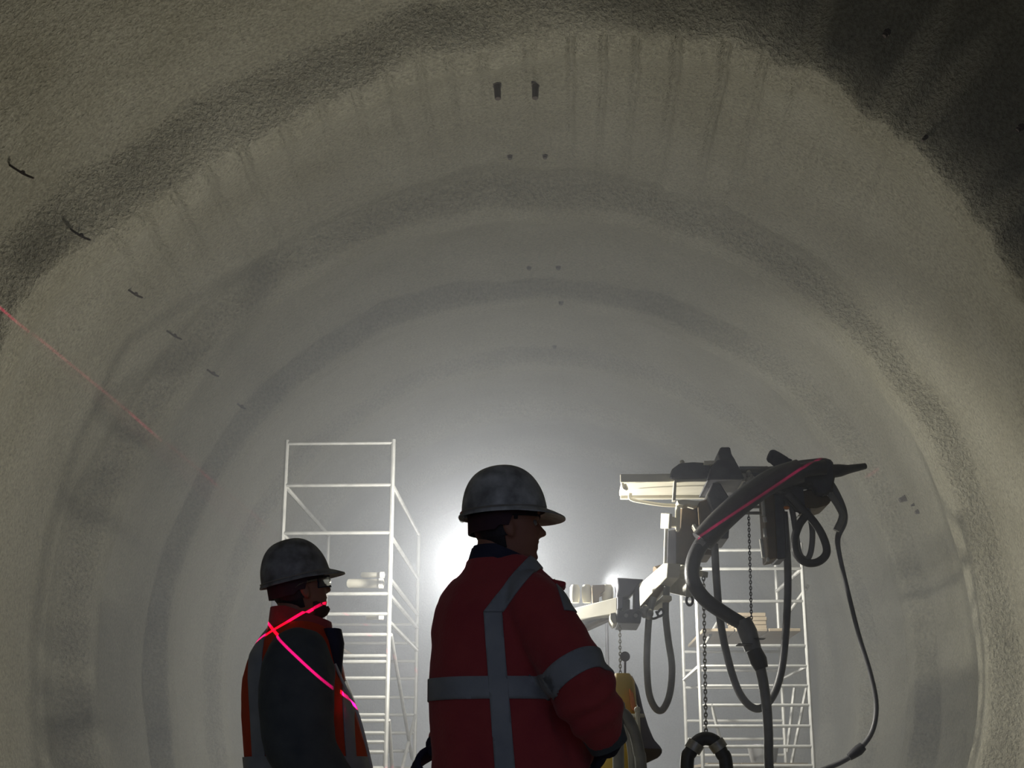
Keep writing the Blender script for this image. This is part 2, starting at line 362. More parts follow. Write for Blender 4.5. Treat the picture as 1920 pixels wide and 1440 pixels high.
def build_ends():
    # tunnel face: a shallow bowl of sprayed concrete
    n, m = 96, 30; vs = []; fs = []
    for i in range(m + 1):
        q = i / m
        for k in range(n):
            a = 2 * math.pi * k / n; rr = 5.75 * q
            vs.append((TX + rr * math.cos(a), 37.6 - 1.3 * q ** 3 + .05 * math.sin(5 * a + 9 * q) * q, TZ + rr * math.sin(a)))
    for i in range(m):
        for k in range(n): fs.append((i * n + k, i * n + (k + 1) % n, (i + 1) * n + (k + 1) % n, (i + 1) * n + k))
    mb = MB(); mb.add(vs, fs, True); tag(mb.build('wall_back', 'shotcrete'), kind='structure')
    xs = np.linspace(-5.6, 5.1, 60); ysf = np.linspace(-8, 37, 200); X, Y = np.meshgrid(xs, ysf)
    Z = .0 + .02 * vnoise(np.stack([X.ravel() * 1.5, Y.ravel() * 1.5, 0 * X.ravel()], 1), 31).reshape(X.shape) - .02
    vs = np.stack([X, Y, Z], 2).reshape(-1, 3).tolist(); nx = len(xs)
    fs = [(i * nx + j, i * nx + j + 1, (i + 1) * nx + j + 1, (i + 1) * nx + j) for i in range(len(ysf) - 1) for j in range(nx - 1)]
    mb = MB(); mb.add(vs, fs, True); tag(mb.build('floor', 'gravel'), kind='structure')
build_ends()
def build_haze():
    mb = MB(); mb.box(np.array([-6.6, 11.0, -.6]), np.array([6.2, 38.5, 9.2]), 0)
    m = bpy.data.materials.new('dusty_air'); m.use_nodes = True; nt = m.node_tree; nt.nodes.remove(nt.nodes['Principled BSDF'])
    v = nt.nodes.new('ShaderNodeVolumePrincipled')
    v.inputs['Color'].default_value = (.83, .88, 1.0, 1); v.inputs['Density'].default_value = HAZE; v.inputs['Anisotropy'].default_value = .4
    nt.links.new(v.outputs[0], nt.nodes['Material Output'].inputs['Volume'])
    o = mb.build('dust_haze', m); tag(o, 'pale grey dust haze filling the far part of the tunnel', 'haze', kind='stuff')
build_haze()

# ------------------------------------------------------------------ pins in the lining
pin_labels = ['long thin dark steel pin, highest of the left wall row', 'long thin dark pin on the left wall, second from the top', 'short thin dark pin on the left wall, third from the top',
              'short dark pin on the left wall, fourth from the top', 'small dark pin on the left wall just above two forked shadows', 'small dark pin, lowest of the row, above the left tower']
for i, (a, b, r) in enumerate([((18, 310), (64, 348), .011), ((132, 430), (168, 462), .012), ((240, 543), (268, 563), .012), ((312, 620), (340, 642), .012), ((388, 693), (407, 712), .013), ((445, 757), (459, 770), .014)]):
    p, th = wall_point(*a); inw = np.array([-math.cos(th), 0, -math.sin(th)])
    L = .9 * math.hypot(b[0] - a[0], b[1] - a[1]) * p[1] / FPX
    q = p + inw * L + np.array([.25 * L, -.1 * L, 0])
    mb = MB(); mb.tube(smooth_path([p - inw * .05, p + (q - p) * .55 + np.array([0, 0, -.01]), q], 3), [r, r, r, r * 1.2, r, r, r * .8], 7)
    m = (p + q) / 2; mb.ell(p + (q - p) * .55, (r * 2, r * 2, r * 2), seg=8, rings=6)
    mb.solo('steel_pin', 'rust', p, pin_labels[i], 'pin', 'thin steel pins on the left wall')
stubs = [((932, 158), 'dark bolt stub overhead, left one of the upper pair'), ((1004, 157), 'dark bolt stub overhead, right one of the upper pair'), ((956, 292), 'dark bolt stub overhead on the first ring, left one'),
         ((1022, 291), 'dark bolt stub overhead on the first ring, right one'), ((992, 500), 'faint small bolt stub before the second ring, left one'), ((1047, 500), 'faint small bolt stub before the second ring, right one'),
         ((1052, 566), 'tiny bolt stub overhead just past the second ring'), ((1040, 648), 'tiny bolt stub overhead, farthest along the crown'), ((1698, 934), 'largest dark bolt stub on the right wall, top of three'),
         ((1714, 946), 'small dark bolt stub on the right wall, middle of three'), ((1722, 959), 'round dark bolt stub on the right wall, lowest of three'), ((1662, 62), 'dark bolt stub in the shaded upper right corner'),
         ((1735, 258), 'tiny dark bolt stub beside the torn upper right rim'), ((1913, 240), 'dark bolt stub at the far right edge of the shaded corner')]
for i, (p0, lab) in enumerate(stubs):
    p, th = wall_point(*p0); inw = np.array([-math.cos(th), -.15, -math.sin(th)])
    s = .042 if i in (0, 1, 8) else (.018 if i in (9, 12) else .03)
    if i in (4, 5, 6, 7): s = .035
    L = .20 if i in (0, 1) else (.10 if i == 8 else .05)
    mb = MB(); mb.tube([p - inw * .04, p + inw * L], [s, s * .85], 8)
    hx = MB(); mb.tube([p - inw * .02, p + inw * .02], [s * 1.3, s * 1.3], 6)
    mb.solo('bolt_stub', 'rust', p, lab, 'bolt', 'bolt stubs in the tunnel lining')

# ------------------------------------------------------------------ scaffold towers
def tube_part(name, a, b, r, parent, m='galv', seg=8):
    mb = MB(); mb.tube([a, b], r, seg); return mb.build(name, m, parent)
def tower(root, xl, xr, yf, yb, ztop_f, ztop_b, front, back, side_r, side_l, braces, platform=None):
    for (x, y, zt) in ((xl, yf, ztop_f), (xr, yf, ztop_f), (xl, yb, ztop_b), (xr, yb, ztop_b)):
        p = tube_part('post', (x, y, .06), (x, y, zt), .024, root)
        mb = MB(); mb.tube([(x, y, .0), (x, y, .02), (x, y, .02), (x, y, .12)], [.07, .07, .022, .022], 10); mb.build('base_jack', 'galv', p)
    def rungs(lst, y):
        first = None
        for z in lst:
            if first is None:
                first = tube_part('rung', (xl, y, z), (xr, y, z), .019, root); first['_z'] = z; z0 = z
            else:
                o = first.copy(); COL.objects.link(o); o.parent = root; o.location = first.location + Vector((0, 0, z - z0))
    rungs(front, yf); rungs(back, yb)
    for z in side_r: tube_part('side_rail', (xr, yf, z), (xr, yb, z), .024, root)
    for z in side_l: tube_part('side_rail', (xl, yf, z), (xl, yb, z), .024, root)
    for a, b in braces: tube_part('brace', a, b, .02, root)
    if platform:
        for z in platform:
            n = 3; wd = (xr - xl - .1) / n
            for i in range(1 if yf < 15 else n):
                mb = MB(); mb.box(np.array([xl + .06 + i * wd, yf + .05, z - .03]), np.array([xl + .05 + (i + 1) * wd, yb - .05, z + .01])); mb.build('platform_board', 'wood', root)
def zz(py, y): return float(at(1040, py, y)[2])
YF, YB = 14.5, 17.5
xl, xr = at(530, 1000, YF)[0], at(731, 1100, YF)[0]
lt = thing('scaffold_tower', ((xl + xr) / 2, (YF + YB) / 2, 0), 'taller galvanised scaffold tower standing behind the worker with glasses', 'scaffold')
tower(lt, xl, xr, YF, YB, zz(822, YF), zz(1000, YB), [zz(p, YF) for p in (828, 907, 997, 1112, 1150, 1189, 1229, 1240, 1271, 1307, 1340, 1351, 1374, 1391, 1410, 1440)],
      [zz(p, YB) for p in (1170, 1205, 1239, 1272, 1307, 1340, 1374, 1408, 1440)], [zz(p, YF) for p in (908, 1005, 1085, 1115, 1165)], [zz(p, YF) for p in (908, 1000, 1165)],
      [(at(733, 1190, YF), (xr, YB - .3, zz(1420, YF + 2))), ((xr, YB, zz(1340, YB)), (xr, YF + .3, .5)), (at(729, 1350, YF), (xr - .0, YF + 1.2, .4)), ((xl, YF, zz(1190, YF)), (xl, YB, .4))],
      [zz(1180, YF)])
# on the tower
p0 = at(575, 1170, 15.6)
t = thing('shadow_chest', (p0[0], 15.6, zz(1180, YF) + .012), 'unseen dark chest added on the left tower deck to shadow the left wall', 'chest')  # unseen box added to throw a shadow on the left wall
mb = MB(); mb.box(np.array([p0[0] - .35, 15.3, zz(1180, YF) + .012]), np.array([p0[0] + .1, 15.9, zz(1180, YF) + .55])); mb.build('body', 'darksteel', t)
mb = MB(); mb.box(np.array([p0[0] - .37, 15.28, zz(1180, YF) + .55]), np.array([p0[0] + .12, 15.92, zz(1180, YF) + .60])); mb.build('lid', 'darksteel', t)
def roll(px_l, px_r, py, r, label):
    a, b = at(px_l, py, 15.0), at(px_r, py, 14.8)
    o = thing('roll', a, label, 'roll', None); mb = MB(); mb.tube([a, b], r, 16); mb.build('sheet', 'cream', o)
    mb = MB(); mb.tube([b - np.array([.03, 0, 0]), b + np.array([.015, 0, 0])], [r * 1.12, r * 1.12], 16); mb.build('end_cap', 'white', o)
roll(655, 716, 1094, .05, 'thicker pale roll lying in the left tower beside its bright post')
roll(680, 718, 1078, .03, 'thin pale roll on top of the thicker roll in the left tower')
roll(690, 716, 1157, .028, 'small pale roll lowest in the left tower beside its bright post')
RF, RB = 16.8, 18.8
x1, x2 = at(1313, 1300, RF)[0], at(1518, 1300, RF)[0]
rt = thing('scaffold_tower', ((x1 + x2) / 2, (RF + RB) / 2, 0), 'lower scaffold tower behind the thick looping hoses', 'scaffold')
tower(rt, x1, x2, RF, RB, zz(1020, RF), zz(1060, RB), [zz(p, RF) for p in (1033, 1068, 1129, 1212, 1250, 1287, 1323, 1362, 1400, 1436)], [zz(p, RB) for p in (1129, 1223, 1258, 1290, 1352, 1386, 1416, 1440)],
      [zz(p, RF) for p in (1068, 1250)], [zz(p, RF) for p in (1068, 1250)],
      [(at(1515, 1098, RF), at(1478, 1150, RF + .5)), (at(1318, 1215, RF), at(1345, 1168, RF + .6)), (at(1334, 1320, RF), at(1352, 1395, RF + .05)), (at(1490, 1285, RF + .3), at(1476, 1410, RF + .3)), (at(1512, 1290, RF + .3), at(1484, 1432, RF + .3))],
      [zz(1180, RF), zz(1432, RF)])
pz = zz(1432, RF) + .012
c = at(1432, 1432, 17.2)
t = thing('tub', (c[0], 17.2, pz), 'grey tub standing on the lower deck of the right tower', 'tub')
mb = MB(); n = 20; Rg = []
for (r, z) in ((.15, 0), (.19, .20), (.19, .20), (.175, .20), (.14, .02)):
    Rg.append([(c[0] + r * math.cos(2 * math.pi * k / n), 17.2 + r * math.sin(2 * math.pi * k / n), pz + z) for k in range(n)])
mb.loft(Rg); mb.build('body', 'bucket', t)
mb = MB(); mb.tube([(c[0] + .195 * math.cos(2 * math.pi * k / 24), 17.2 + .195 * math.sin(2 * math.pi * k / 24), pz + .205) for k in range(25)], .012, 6); mb.build('rim', 'darksteel', t)
t = thing('shadow_planks', (at(1408, 1175, 17.4)[0], 17.4, zz(1180, RF) + .012), 'dark bundle added on the upper deck of the right tower for its wall shadow', 'bundle')  # planks added to throw a shadow on the right wall
for k in range(4):
    mb = MB(); zb = zz(1180, RF) + .012 + .05 * k; xa = at(1378, 1175, 17.1)[0] + .02 * random.random(); mb.box(np.array([xa, 16.95, zb]), np.array([xa + .36, 17.9, zb + .047])); mb.build('board', 'wood', t)

# ------------------------------------------------------------------ work lamp (its light is set at the top)
def work_lamp(pos, label):
    bx, by, bz = pos
    t = thing('work_lamp', (bx, by, 0), label, 'lamp')
    mb = MB(); mb.tube([(bx, by, .55), (bx, by, bz - .16)], .02, 10); mb.build('pole', 'darksteel', t)
    for k in range(3):
        a = math.radians(90 + 120 * k); mb = MB(); mb.tube([(bx, by, .95), (bx + .5 * math.cos(a), by + .5 * math.sin(a), .02)], .014, 8); mb.build('leg', 'darksteel', t)
    mb = MB(); mb.tube([(bx, by, bz - .17), (bx, by, bz - .135)], [.03, .06], 14); mb.build('socket', 'darksteel', t)
work_lamp(LAMP, 'glaring work lamp on a tripod behind the collar of the nearer person')
work_lamp(LAMP_B, 'farther glaring work lamp seen between the orange shoulder and the lit boom')
work_lamp(FILL_C, 'added unseen fill lamp, far and low behind the orange jacket')

# ------------------------------------------------------------------ spraying rig
RS = 1.32  # the rig's pieces are sized for this distance
YM = 12.672
rig = thing('spraying_rig', (at(1300, 1300, YM)[0], YM + .2, 0), 'dusty spraying rig with overhead rail, brown column and lit lower boom', 'machine')
def part(name, m, fn, parent=rig):
    mb = MB(); fn(mb); return mb.build(name, m, parent)
# overhead rail: a channel whose pale underside is lit from below
def rail(mb):
    a = at(1163, 899, 12.474); b = at(1400, 910, 12.474); z = a[2]
    mb.box(np.array([a[0] + .02, 12.474, z - .02]), np.array([b[0], 13.134, z + .03]), .006)
    mb.box(np.array([a[0], 12.448, z - .03]), np.array([b[0], 12.487, z + .045]), .004)
    mb.box(np.array([a[0] + .03, 13.108, z - .05]), np.array([b[0], 13.16, z + .045]), .004)
rl = part('overhead_rail', 'cream', rail)
part('rail_end_hook', 'cream', lambda mb: mb.tube(smooth_path([at(1166, 902, 12.487), at(1169, 914, 12.54), at(1175, 917, 12.54), at(1171, 908, 12.54)], 4), .012, 7))
part('guide_pipe', 'cream', lambda mb: mb.tube(smooth_path([at(1182, 925, 12.804), at(1183, 936, 12.804), at(1210, 942, 12.804), at(1245, 947, 12.804), at(1275, 948, 12.804)], 4), .013, 8))
part('cross_plate', 'cream', lambda mb: mb.prism([(1264, 900), (1269, 900), (1267, 938), (1261, 938)], 12.408, 12.496, .003))
part('slide_block', 'darksteel', lambda mb: mb.prism([(1256, 897), (1259, 880), (1275, 868), (1300, 866), (1332, 868), (1334, 896), (1325, 897), (1262, 897)], 12.408, 13.134, .012))
part('slide_block', 'darksteel', lambda mb: mb.prism([(1326, 902), (1332, 875), (1345, 862), (1378, 862), (1388, 880), (1396, 897), (1390, 899), (1330, 899)], 12.342, 13.134, .012))
part('top_block', 'darksteel', lambda mb: mb.prism([(1350, 864), (1346, 850), (1351, 838), (1369, 838), (1372, 852), (1380, 864)], 12.54, 12.936, .01))
part('cap_plate', 'cream', lambda mb: mb.prism([(1320, 864), (1343, 863), (1343, 870), (1320, 870)], 12.355, 12.672, .004))
part('indicator', 'cream', lambda mb: mb.ell(at(1279, 868, 12.54), (.018, .018, .022)))
part('rail_clamp', 'darksteel', lambda mb: mb.prism([(1335, 905), (1350, 905), (1372, 940), (1366, 1010), (1340, 1010), (1336, 960), (1326, 930)], 12.434, 12.936, .01))
part('upper_arm_link', 'brown', lambda mb: mb.prism([(1310, 940), (1338, 932), (1344, 990), (1336, 1040), (1316, 1040)], 12.54, 13.002, .01))
part('saw_bracket', 'cream', lambda mb: mb.prism([(1269, 938), (1282, 936), (1298, 938), (1313, 939), (1309, 946), (1303, 949), (1290, 944), (1282, 947), (1272, 945)], 12.514, 12.698, .004))
col = part('column', 'brown', lambda mb: mb.prism([(1277, 950), (1306, 945), (1312, 1000), (1310, 1064), (1250, 1058), (1251, 995), (1274, 990)], 12.698, 13.134, .012))
part('column_post', 'brown', lambda mb: mb.box(np.array([-.30, 12.584, .5]), np.array([-.02, 12.936, at(1000, 1135, 12.584)[2]])))
part('column_panel', 'slatepaint', lambda mb: mb.prism([(1252, 995), (1268, 992), (1268, 1057), (1250, 1057)], 12.619, 12.712, .005))
part('white_edge_bar', 'white', lambda mb: mb.tube([at(1250, 962, 12.584), at(1247, 1062, 12.584)], .013, 10))
plate([(1239, 962), (1255, 963), (1253, 991), (1238, 991)], 12.672, 12.408, 0.03, 'cream', 'switch_plate', rig)
def socket_(mb):
    mb.prism([(1252, 969), (1262, 968), (1270, 972), (1268, 986), (1252, 985)], 12.54, 12.646, .004)
    mb.prism([(1268, 946), (1276, 950), (1275, 994), (1268, 994)], 12.54, 12.672, .006)
part('cable_socket', 'cream', socket_)
part('bolt_plate', 'cream', lambda mb: mb.prism([(1298, 983), (1304, 982), (1306, 988), (1318, 982), (1317, 992), (1308, 1001), (1303, 992)], 12.408, 12.54, .004))
# lower boom
plate([(1198, 1096), (1243, 1056), (1252, 1056), (1250, 1082), (1200, 1136)], 13.2, 12.276, 0.12, 'cream', 'boom', rig)
part('boom_web', 'brown', lambda mb: mb.prism([(1200, 1137), (1246, 1086), (1248, 1100), (1216, 1140), (1206, 1143)], 12.54, 12.87, .006))
plate([(1217, 1140), (1243, 1116), (1244, 1125), (1221, 1144)], 12.936, 12.408, 0.08, 'cream', 'boom_flange', rig)
plate([(1248, 1056), (1288, 1060), (1289, 1066), (1260, 1074), (1248, 1098), (1244, 1098)], 12.848, 12.364, 0.15, 'cream', 'boom_hinge', rig)
plate([(1258, 1083), (1288, 1088), (1285, 1119), (1255, 1112)], 12.848, 12.32, 0.06, 'white', 'boom_end_panel', rig)
plate([(1299, 1068), (1318, 1072), (1317, 1083), (1312, 1082), (1300, 1074)], 12.76, 12.452, 0.05, 'cream', 'hinge_ear', rig)
part('lug', 'darksteel', lambda mb: mb.tube([at(1293 + 6 * math.cos(a), 1126 + 9 * math.sin(a), 12.54) for a in np.linspace(0, 2 * math.pi, 15)], .010, 6))
def carr(mb):
    mb.prism([(1157, 1083), (1207, 1086), (1184, 1110), (1181, 1116), (1167, 1119), (1156, 1118), (1159, 1100)], 12.276, 12.804, .008)
    mb.prism([(1158, 1118), (1168, 1118), (1168, 1140), (1158, 1142)], 12.302, 12.672, .004)
    mb.prism([(1191, 1094), (1199, 1094), (1200, 1142), (1190, 1142)], 12.302, 12.672, .004)
part('carriage', 'slatepaint', carr)
cb = part('carriage_box', 'darksteel', lambda mb: mb.prism([(1157, 1140), (1168, 1146), (1178, 1142), (1200, 1142), (1204, 1150), (1201, 1169), (1157, 1168)], 12.25, 12.804, .008))
for q in (1174, 1192): part('bolt_head', 'galv', lambda mb: mb.tube([at(q, 1154, 12.236), at(q, 1154, 12.263)], .014, 8), cb)
part('carriage_bracket', 'cream', lambda mb: mb.prism([(1144, 1150), (1154, 1148), (1157, 1168), (1150, 1170), (1144, 1160)], 12.276, 12.672, .005))
plate([(985, 1150), (1040, 1146), (1078, 1140), (1156, 1120), (1156, 1150), (1110, 1158), (1060, 1172), (985, 1176)], 13.112, 12.408, 0.2, 'cream', 'lower_beam', rig)
part('lower_strut', 'brown', lambda mb: mb.prism([(1090, 1174), (1118, 1164), (1146, 1150), (1152, 1156), (1130, 1166), (1098, 1180)], 12.672, 12.936, .005))
for q, w_ in ((1078, 12), (1100, 12), (1139, 14)):
    def roller(mb, q=q, w_=w_):
        c_ = at(q, 1112, 12.804); r_ = w_ / 270
        mb.loft([[(c_[0] + rr * math.cos(2 * math.pi * k / 16), 12.804 + rr * math.sin(2 * math.pi * k / 16), c_[2] + dz) for k in range(16)] for rr, dz in ((r_ * .8, -.09), (r_, -.05), (r_ * 1.05, .0), (r_, .05), (r_ * .7, .075))])
    part('roller', 'cream', roller)
part('roller_housing', 'brown', lambda mb: mb.prism([(1110, 1097), (1134, 1096), (1134, 1108), (1124, 1114), (1123, 1130), (1112, 1130)], 12.738, 13.002, .004))
part('clevis', 'chain', lambda mb: [mb.ell(at(1205 + dx, 1146 + dy, 12.408), (.024, .02, .03), seg=10, rings=6) for dx, dy in ((0, 0), (5, -4), (3, 5), (11, 8), (14, 4))])
for pth in ([(1214, 1150), (1224, 1160), (1240, 1154)], [(1230, 1146), (1236, 1156), (1244, 1150), (1240, 1142), (1232, 1150)]):
    part('control_cable', 'rubber', lambda mb: mb.tube(smooth_path([at(a, b, 12.434) for a, b in pth], 4), .009, 6))
# head of the rig on the right, its side shadow built as a dark tube
part('head_arm', 'darksteel', lambda mb: mb.prism([(1396, 884), (1436, 884), (1450, 900), (1440, 925), (1408, 915), (1396, 905)], 12.474, 12.87, .01))
part('head_rail', 'galv', lambda mb: mb.prism([(1386, 874), (1440, 874), (1440, 881), (1388, 881)], 12.804, 12.936, .004))
part('chrome_fitting', 'chain', lambda mb: [mb.ell(at(a, b, 12.408), (r, r, r * 1.2), seg=10, rings=6) for a, b, r in ((1404, 888, .02), (1408, 894, .018), (1405, 903, .03), (1411, 899, .022), (1403, 911, .016))])
def head(mb):
    mb.prism([(1444, 886), (1470, 868), (1500, 862), (1545, 857), (1562, 862), (1567, 890), (1562, 918), (1548, 930), (1530, 926), (1520, 906), (1490, 902), (1470, 925), (1450, 920)], 12.276, 12.87, .02)
hd = part('spray_head', 'darksteel', head)
part('head_knob', 'navy', lambda mb: mb.tube(smooth_path([at(1441, 853, 12.54), at(1452, 858, 12.54), at(1466, 868, 12.474), at(1480, 874, 12.474)], 4), [.035, .045, .05, .05, .05, .052, .054, .055, .055, .055, .05, .05, .05][:13], 12))
part('head_cover', 'brown', lambda mb: mb.prism([(1505, 920), (1532, 915), (1560, 935), (1555, 945), (1530, 953), (1506, 950)], 12.355, 12.804, .015))
part('head_hanger', 'darksteel', lambda mb: mb.prism([(1466, 905), (1506, 912), (1512, 950), (1500, 965), (1484, 948), (1468, 935)], 12.355, 12.738, .01))
part('marker_lamp', 'orange_light', lambda mb: mb.ell(at(1475, 952, 12.302), (.022, .022, .013)))
part('shadow_streak', 'darksteel', lambda mb: mb.tube([at(1555, 884, 12.496), at(1575, 882, 12.496), at(1590, 880, 12.54), at(1622, 874, 12.628)], [.05, .045, .032, .022], 12))  # solid dark tube standing in for a shadow in the haze
cyl = part('hanging_cylinder', 'brown', lambda mb: mb.prism([(1432, 925), (1452, 925), (1458, 1046), (1440, 1050), (1436, 990)], 12.342, 12.672, .01))
part('hanging_cylinder_casing', 'darksteel', lambda mb: mb.prism([(1449, 915), (1470, 915), (1473, 1000), (1475, 1047), (1457, 1049)], 12.382, 12.738, .01))
for a in ([(1428, 934), (1432, 934), (1434, 968), (1430, 968)], [(1431, 968), (1435, 968), (1437, 980), (1433, 980)], [(1431, 990), (1435, 990), (1437, 1008), (1433, 1008)], [(1423, 1010), (1430, 1010), (1435, 1047), (1428, 1047)]):
    part('white_strip', 'white', lambda mb: mb.tube([at((a[0][0] + a[1][0]) / 2, a[0][1] + 1, 12.32), at((a[2][0] + a[3][0]) / 2, a[2][1] - 1, 12.32)], .013, 10), cyl)
part('drain_plug', 'white', lambda mb: mb.ell(at(1440, 1049, 12.355), (.012, .012, .016)), cyl)
for a, b in ((948, 953), (959, 965)):
    part('cross_rod', 'galv', lambda mb: mb.tube([at(1396, (a + b) / 2, 12.606), at(1432, (a + b) / 2, 12.606)], .011, 8))
# carrier below the picture
part('chassis', 'darksteel', lambda mb: mb.box(np.array([-.2, 12.85, .35]), np.array([1.2, 13.5, .62]), .03))
for x in (-.2, .95):
    def track(mb, x=x):
        pts = [(x, 12.99 + .28 * math.sin(a) * -1, .30 + .28 * math.cos(a)) for a in np.linspace(0, math.pi, 9)] + [(x, 13.36 + .28 * math.sin(a), .30 - .28 * math.cos(a)) for a in np.linspace(0, math.pi, 9)]
        mb.loft([[(x + dx, p[1], p[2]) for p in pts] for dx in (0, .28)])
    part('track', 'rubber', track)
part('mast_base', 'brown', lambda mb: mb.box(np.array([-.42, 12.452, .5]), np.array([.1, 13.024, .95]), .02))
part('head_support', 'darksteel', lambda mb: mb.tube([at(1330, 900, 12.936), at(1400, 893, 12.804), at(1470, 885, 12.606)], .05, 10))
part('boom_support', 'brown', lambda mb: mb.tube([at(1290, 1058, 12.848), at(1230, 1075, 12.76)], .05, 10))

# ------------------------------------------------------------------ hoses
def hose(pts, r, m, label, y=12.408, n=6, floor_end=False, name='hose', cat='hose', group=None):
    P = [at(p[0], p[1], p[2] if len(p) > 2 else y) for p in pts]
    if floor_end: P.append(np.array([P[-1][0], P[-1][1], .06])); P.append(P[-1] + np.array([.25, .3, -.01]))
    S = smooth_path(P, n)
    if hasattr(r, '__len__'):
        r = list(np.interp(np.linspace(0, len(P) - 1, len(S)), np.arange(len(r)), r))
    o = thing(name, P[0], label, cat, group); mb = MB(); mb.tube(S, r, 12); mb.build('tube', m, o); return o
h = hose([(1548, 876), (1505, 882), (1450, 900), (1398, 935), (1350, 978), (1318, 1016), (1300, 1052), (1299, 1088), (1320, 1122), (1360, 1151), (1396, 1172)],
         [.05, .05, .052, .052, .052, .052, .05, .05, .05, .048, .045], 'rubber', 'thick black hose bending from the spray head down to a coupling', 12.144)
mb = MB(); mb.tube(smooth_path([at(a, b, 12.144) for a, b in ((1500, 883), (1450, 900), (1398, 935), (1350, 978), (1316, 1015))], 6), .082, 14); mb.build('protective_sleeve', 'rubber', h)
mb = MB(); mb.tube([at(1310, 1010, 12.144), at(1322, 1020, 12.144)], [.06, .06], 12); mb.build('sleeve_collar', 'hose', h)
cp = thing('hose_coupling', at(1396, 1170, 12.144), 'grey coupling with lugs joining the thick hose to the down hose', 'coupling')
mb = MB(); mb.tube([at(1392, 1162, 12.144), at(1402, 1185, 12.144), at(1412, 1218, 12.144)], [.055, .062, .055], 14); mb.build('body', 'hose', cp)
mb = MB(); mb.box(at(1390, 1202, 12.012) - .03, at(1402, 1214, 12.144) + .02); mb.build('lug', 'darksteel', cp)
mb = MB(); mb.box(at(1418, 1190, 12.012) - .02, at(1428, 1204, 12.144) + .02); mb.build('lug', 'darksteel', cp)
mb = MB(); mb.tube([at(1413, 1218, 12.144), at(1422, 1238, 12.144), at(1428, 1254, 12.144)], [.05, .058, .045], 12); mb.build('clamp', 'rubber', cp)
hose([(1424, 1246), (1432, 1285), (1438, 1330), (1441, 1385), (1442, 1440)], [.036, .034, .032, .03, .03, .03], 'hose', 'straight grey hose running down from the coupling', 12.144, floor_end=True)
hose([(1340, 1020), (1343, 1080), (1350, 1160), (1366, 1240), (1388, 1302), (1418, 1329), (1446, 1310), (1464, 1262), (1473, 1190), (1477, 1110), (1476, 1040), (1470, 960)], .026, 'hose', 'deep looping grey hose hanging before the right tower', 12.54)
hose([(1226, 1120), (1218, 1150), (1214, 1200), (1213, 1250), (1217, 1300), (1229, 1328), (1243, 1330), (1256, 1300), (1260, 1250), (1253, 1200), (1248, 1150), (1250, 1100)], .023, 'pale_hose', 'narrow U-shaped grey hose hanging below the lit boom', 12.54)
hs = hose([(1545, 892), (1564, 920), (1580, 955), (1582, 980), (1571, 1008), (1574, 1040), (1590, 1110), (1610, 1190), (1632, 1262), (1643, 1322), (1635, 1372), (1608, 1408), (1575, 1430), (1535, 1446)], [.032, .03, .028, .024, .02, .016, .016, .016, .016, .017, .017, .017, .017, .017], 'hose', 'long thin cable arcing down beside the right wall', 12.54, name='cable', cat='cable')
mb = MB(); mb.tube([at(1618, 1399, 12.514), at(1609, 1407, 12.514), at(1600, 1414, 12.514), at(1592, 1420, 12.514)], [.03, .036, .03, .024], 10); mb.build('connector', 'darksteel', hs)
hose([(1478, 925), (1500, 950), (1526, 978), (1544, 1008), (1550, 1036), (1535, 1053), (1512, 1055), (1494, 1040), (1490, 1012), (1498, 985), (1510, 968)], .027, 'rubber', 'short black hose curled in a loop under the spray head', 12.21)
hose([(1508, 935), (1522, 985), (1522, 1025), (1514, 1048), (1500, 1040), (1494, 1010), (1486, 960), (1478, 930)], .02, 'hose', 'smaller grey inner hose loop under the spray head', 12.408)
hose([(1556, 925), (1576, 958), (1578, 972), (1568, 995)], .022, 'pale_hose', 'short pale hose end under the right side of the spray head', 12.342)
def loose(pts, r, m, label, y):
    P = [at(a, b, y) for a, b in pts]
    P = [np.array([P[0][0] - .1, y - .4, .05]), np.array([P[0][0] - .02, y, .25])] + P + [np.array([P[-1][0] + .02, y, .25]), np.array([P[-1][0] + .2, y - .4, .05])]
    o = thing('hose', P[0], label, 'hose'); mb = MB(); mb.tube(smooth_path(P, 8), r, 12); mb.build('tube', m, o); return o
lh = loose([(1288, 1440), (1295, 1410), (1309, 1390), (1325, 1385), (1342, 1392), (1354, 1414), (1362, 1440)], .042, 'rubber', 'arched black hose rising and falling at the bottom edge', 11.616)
for a in ((1302, 1400), (1346, 1398)):
    mb = MB(); c_ = at(a[0], a[1], 11.616); d_ = np.array([.02, 0, .03 if a[0] < 1320 else -.03]); mb.tube([c_ - d_, c_ + d_], .052, 12); mb.build('clamp', 'chain', lh)
loose([(1159, 1342), (1164, 1336), (1176, 1346), (1190, 1375), (1198, 1410), (1202, 1440)], .034, 'pale_hose', 'outer grey hose of two arching before the yellow housing', 10.956)
loose([(1158, 1350), (1170, 1352), (1180, 1380), (1185, 1410), (1187, 1440)], .028, 'pale_hose', 'inner grey hose of two arching before the yellow housing', 11.264)

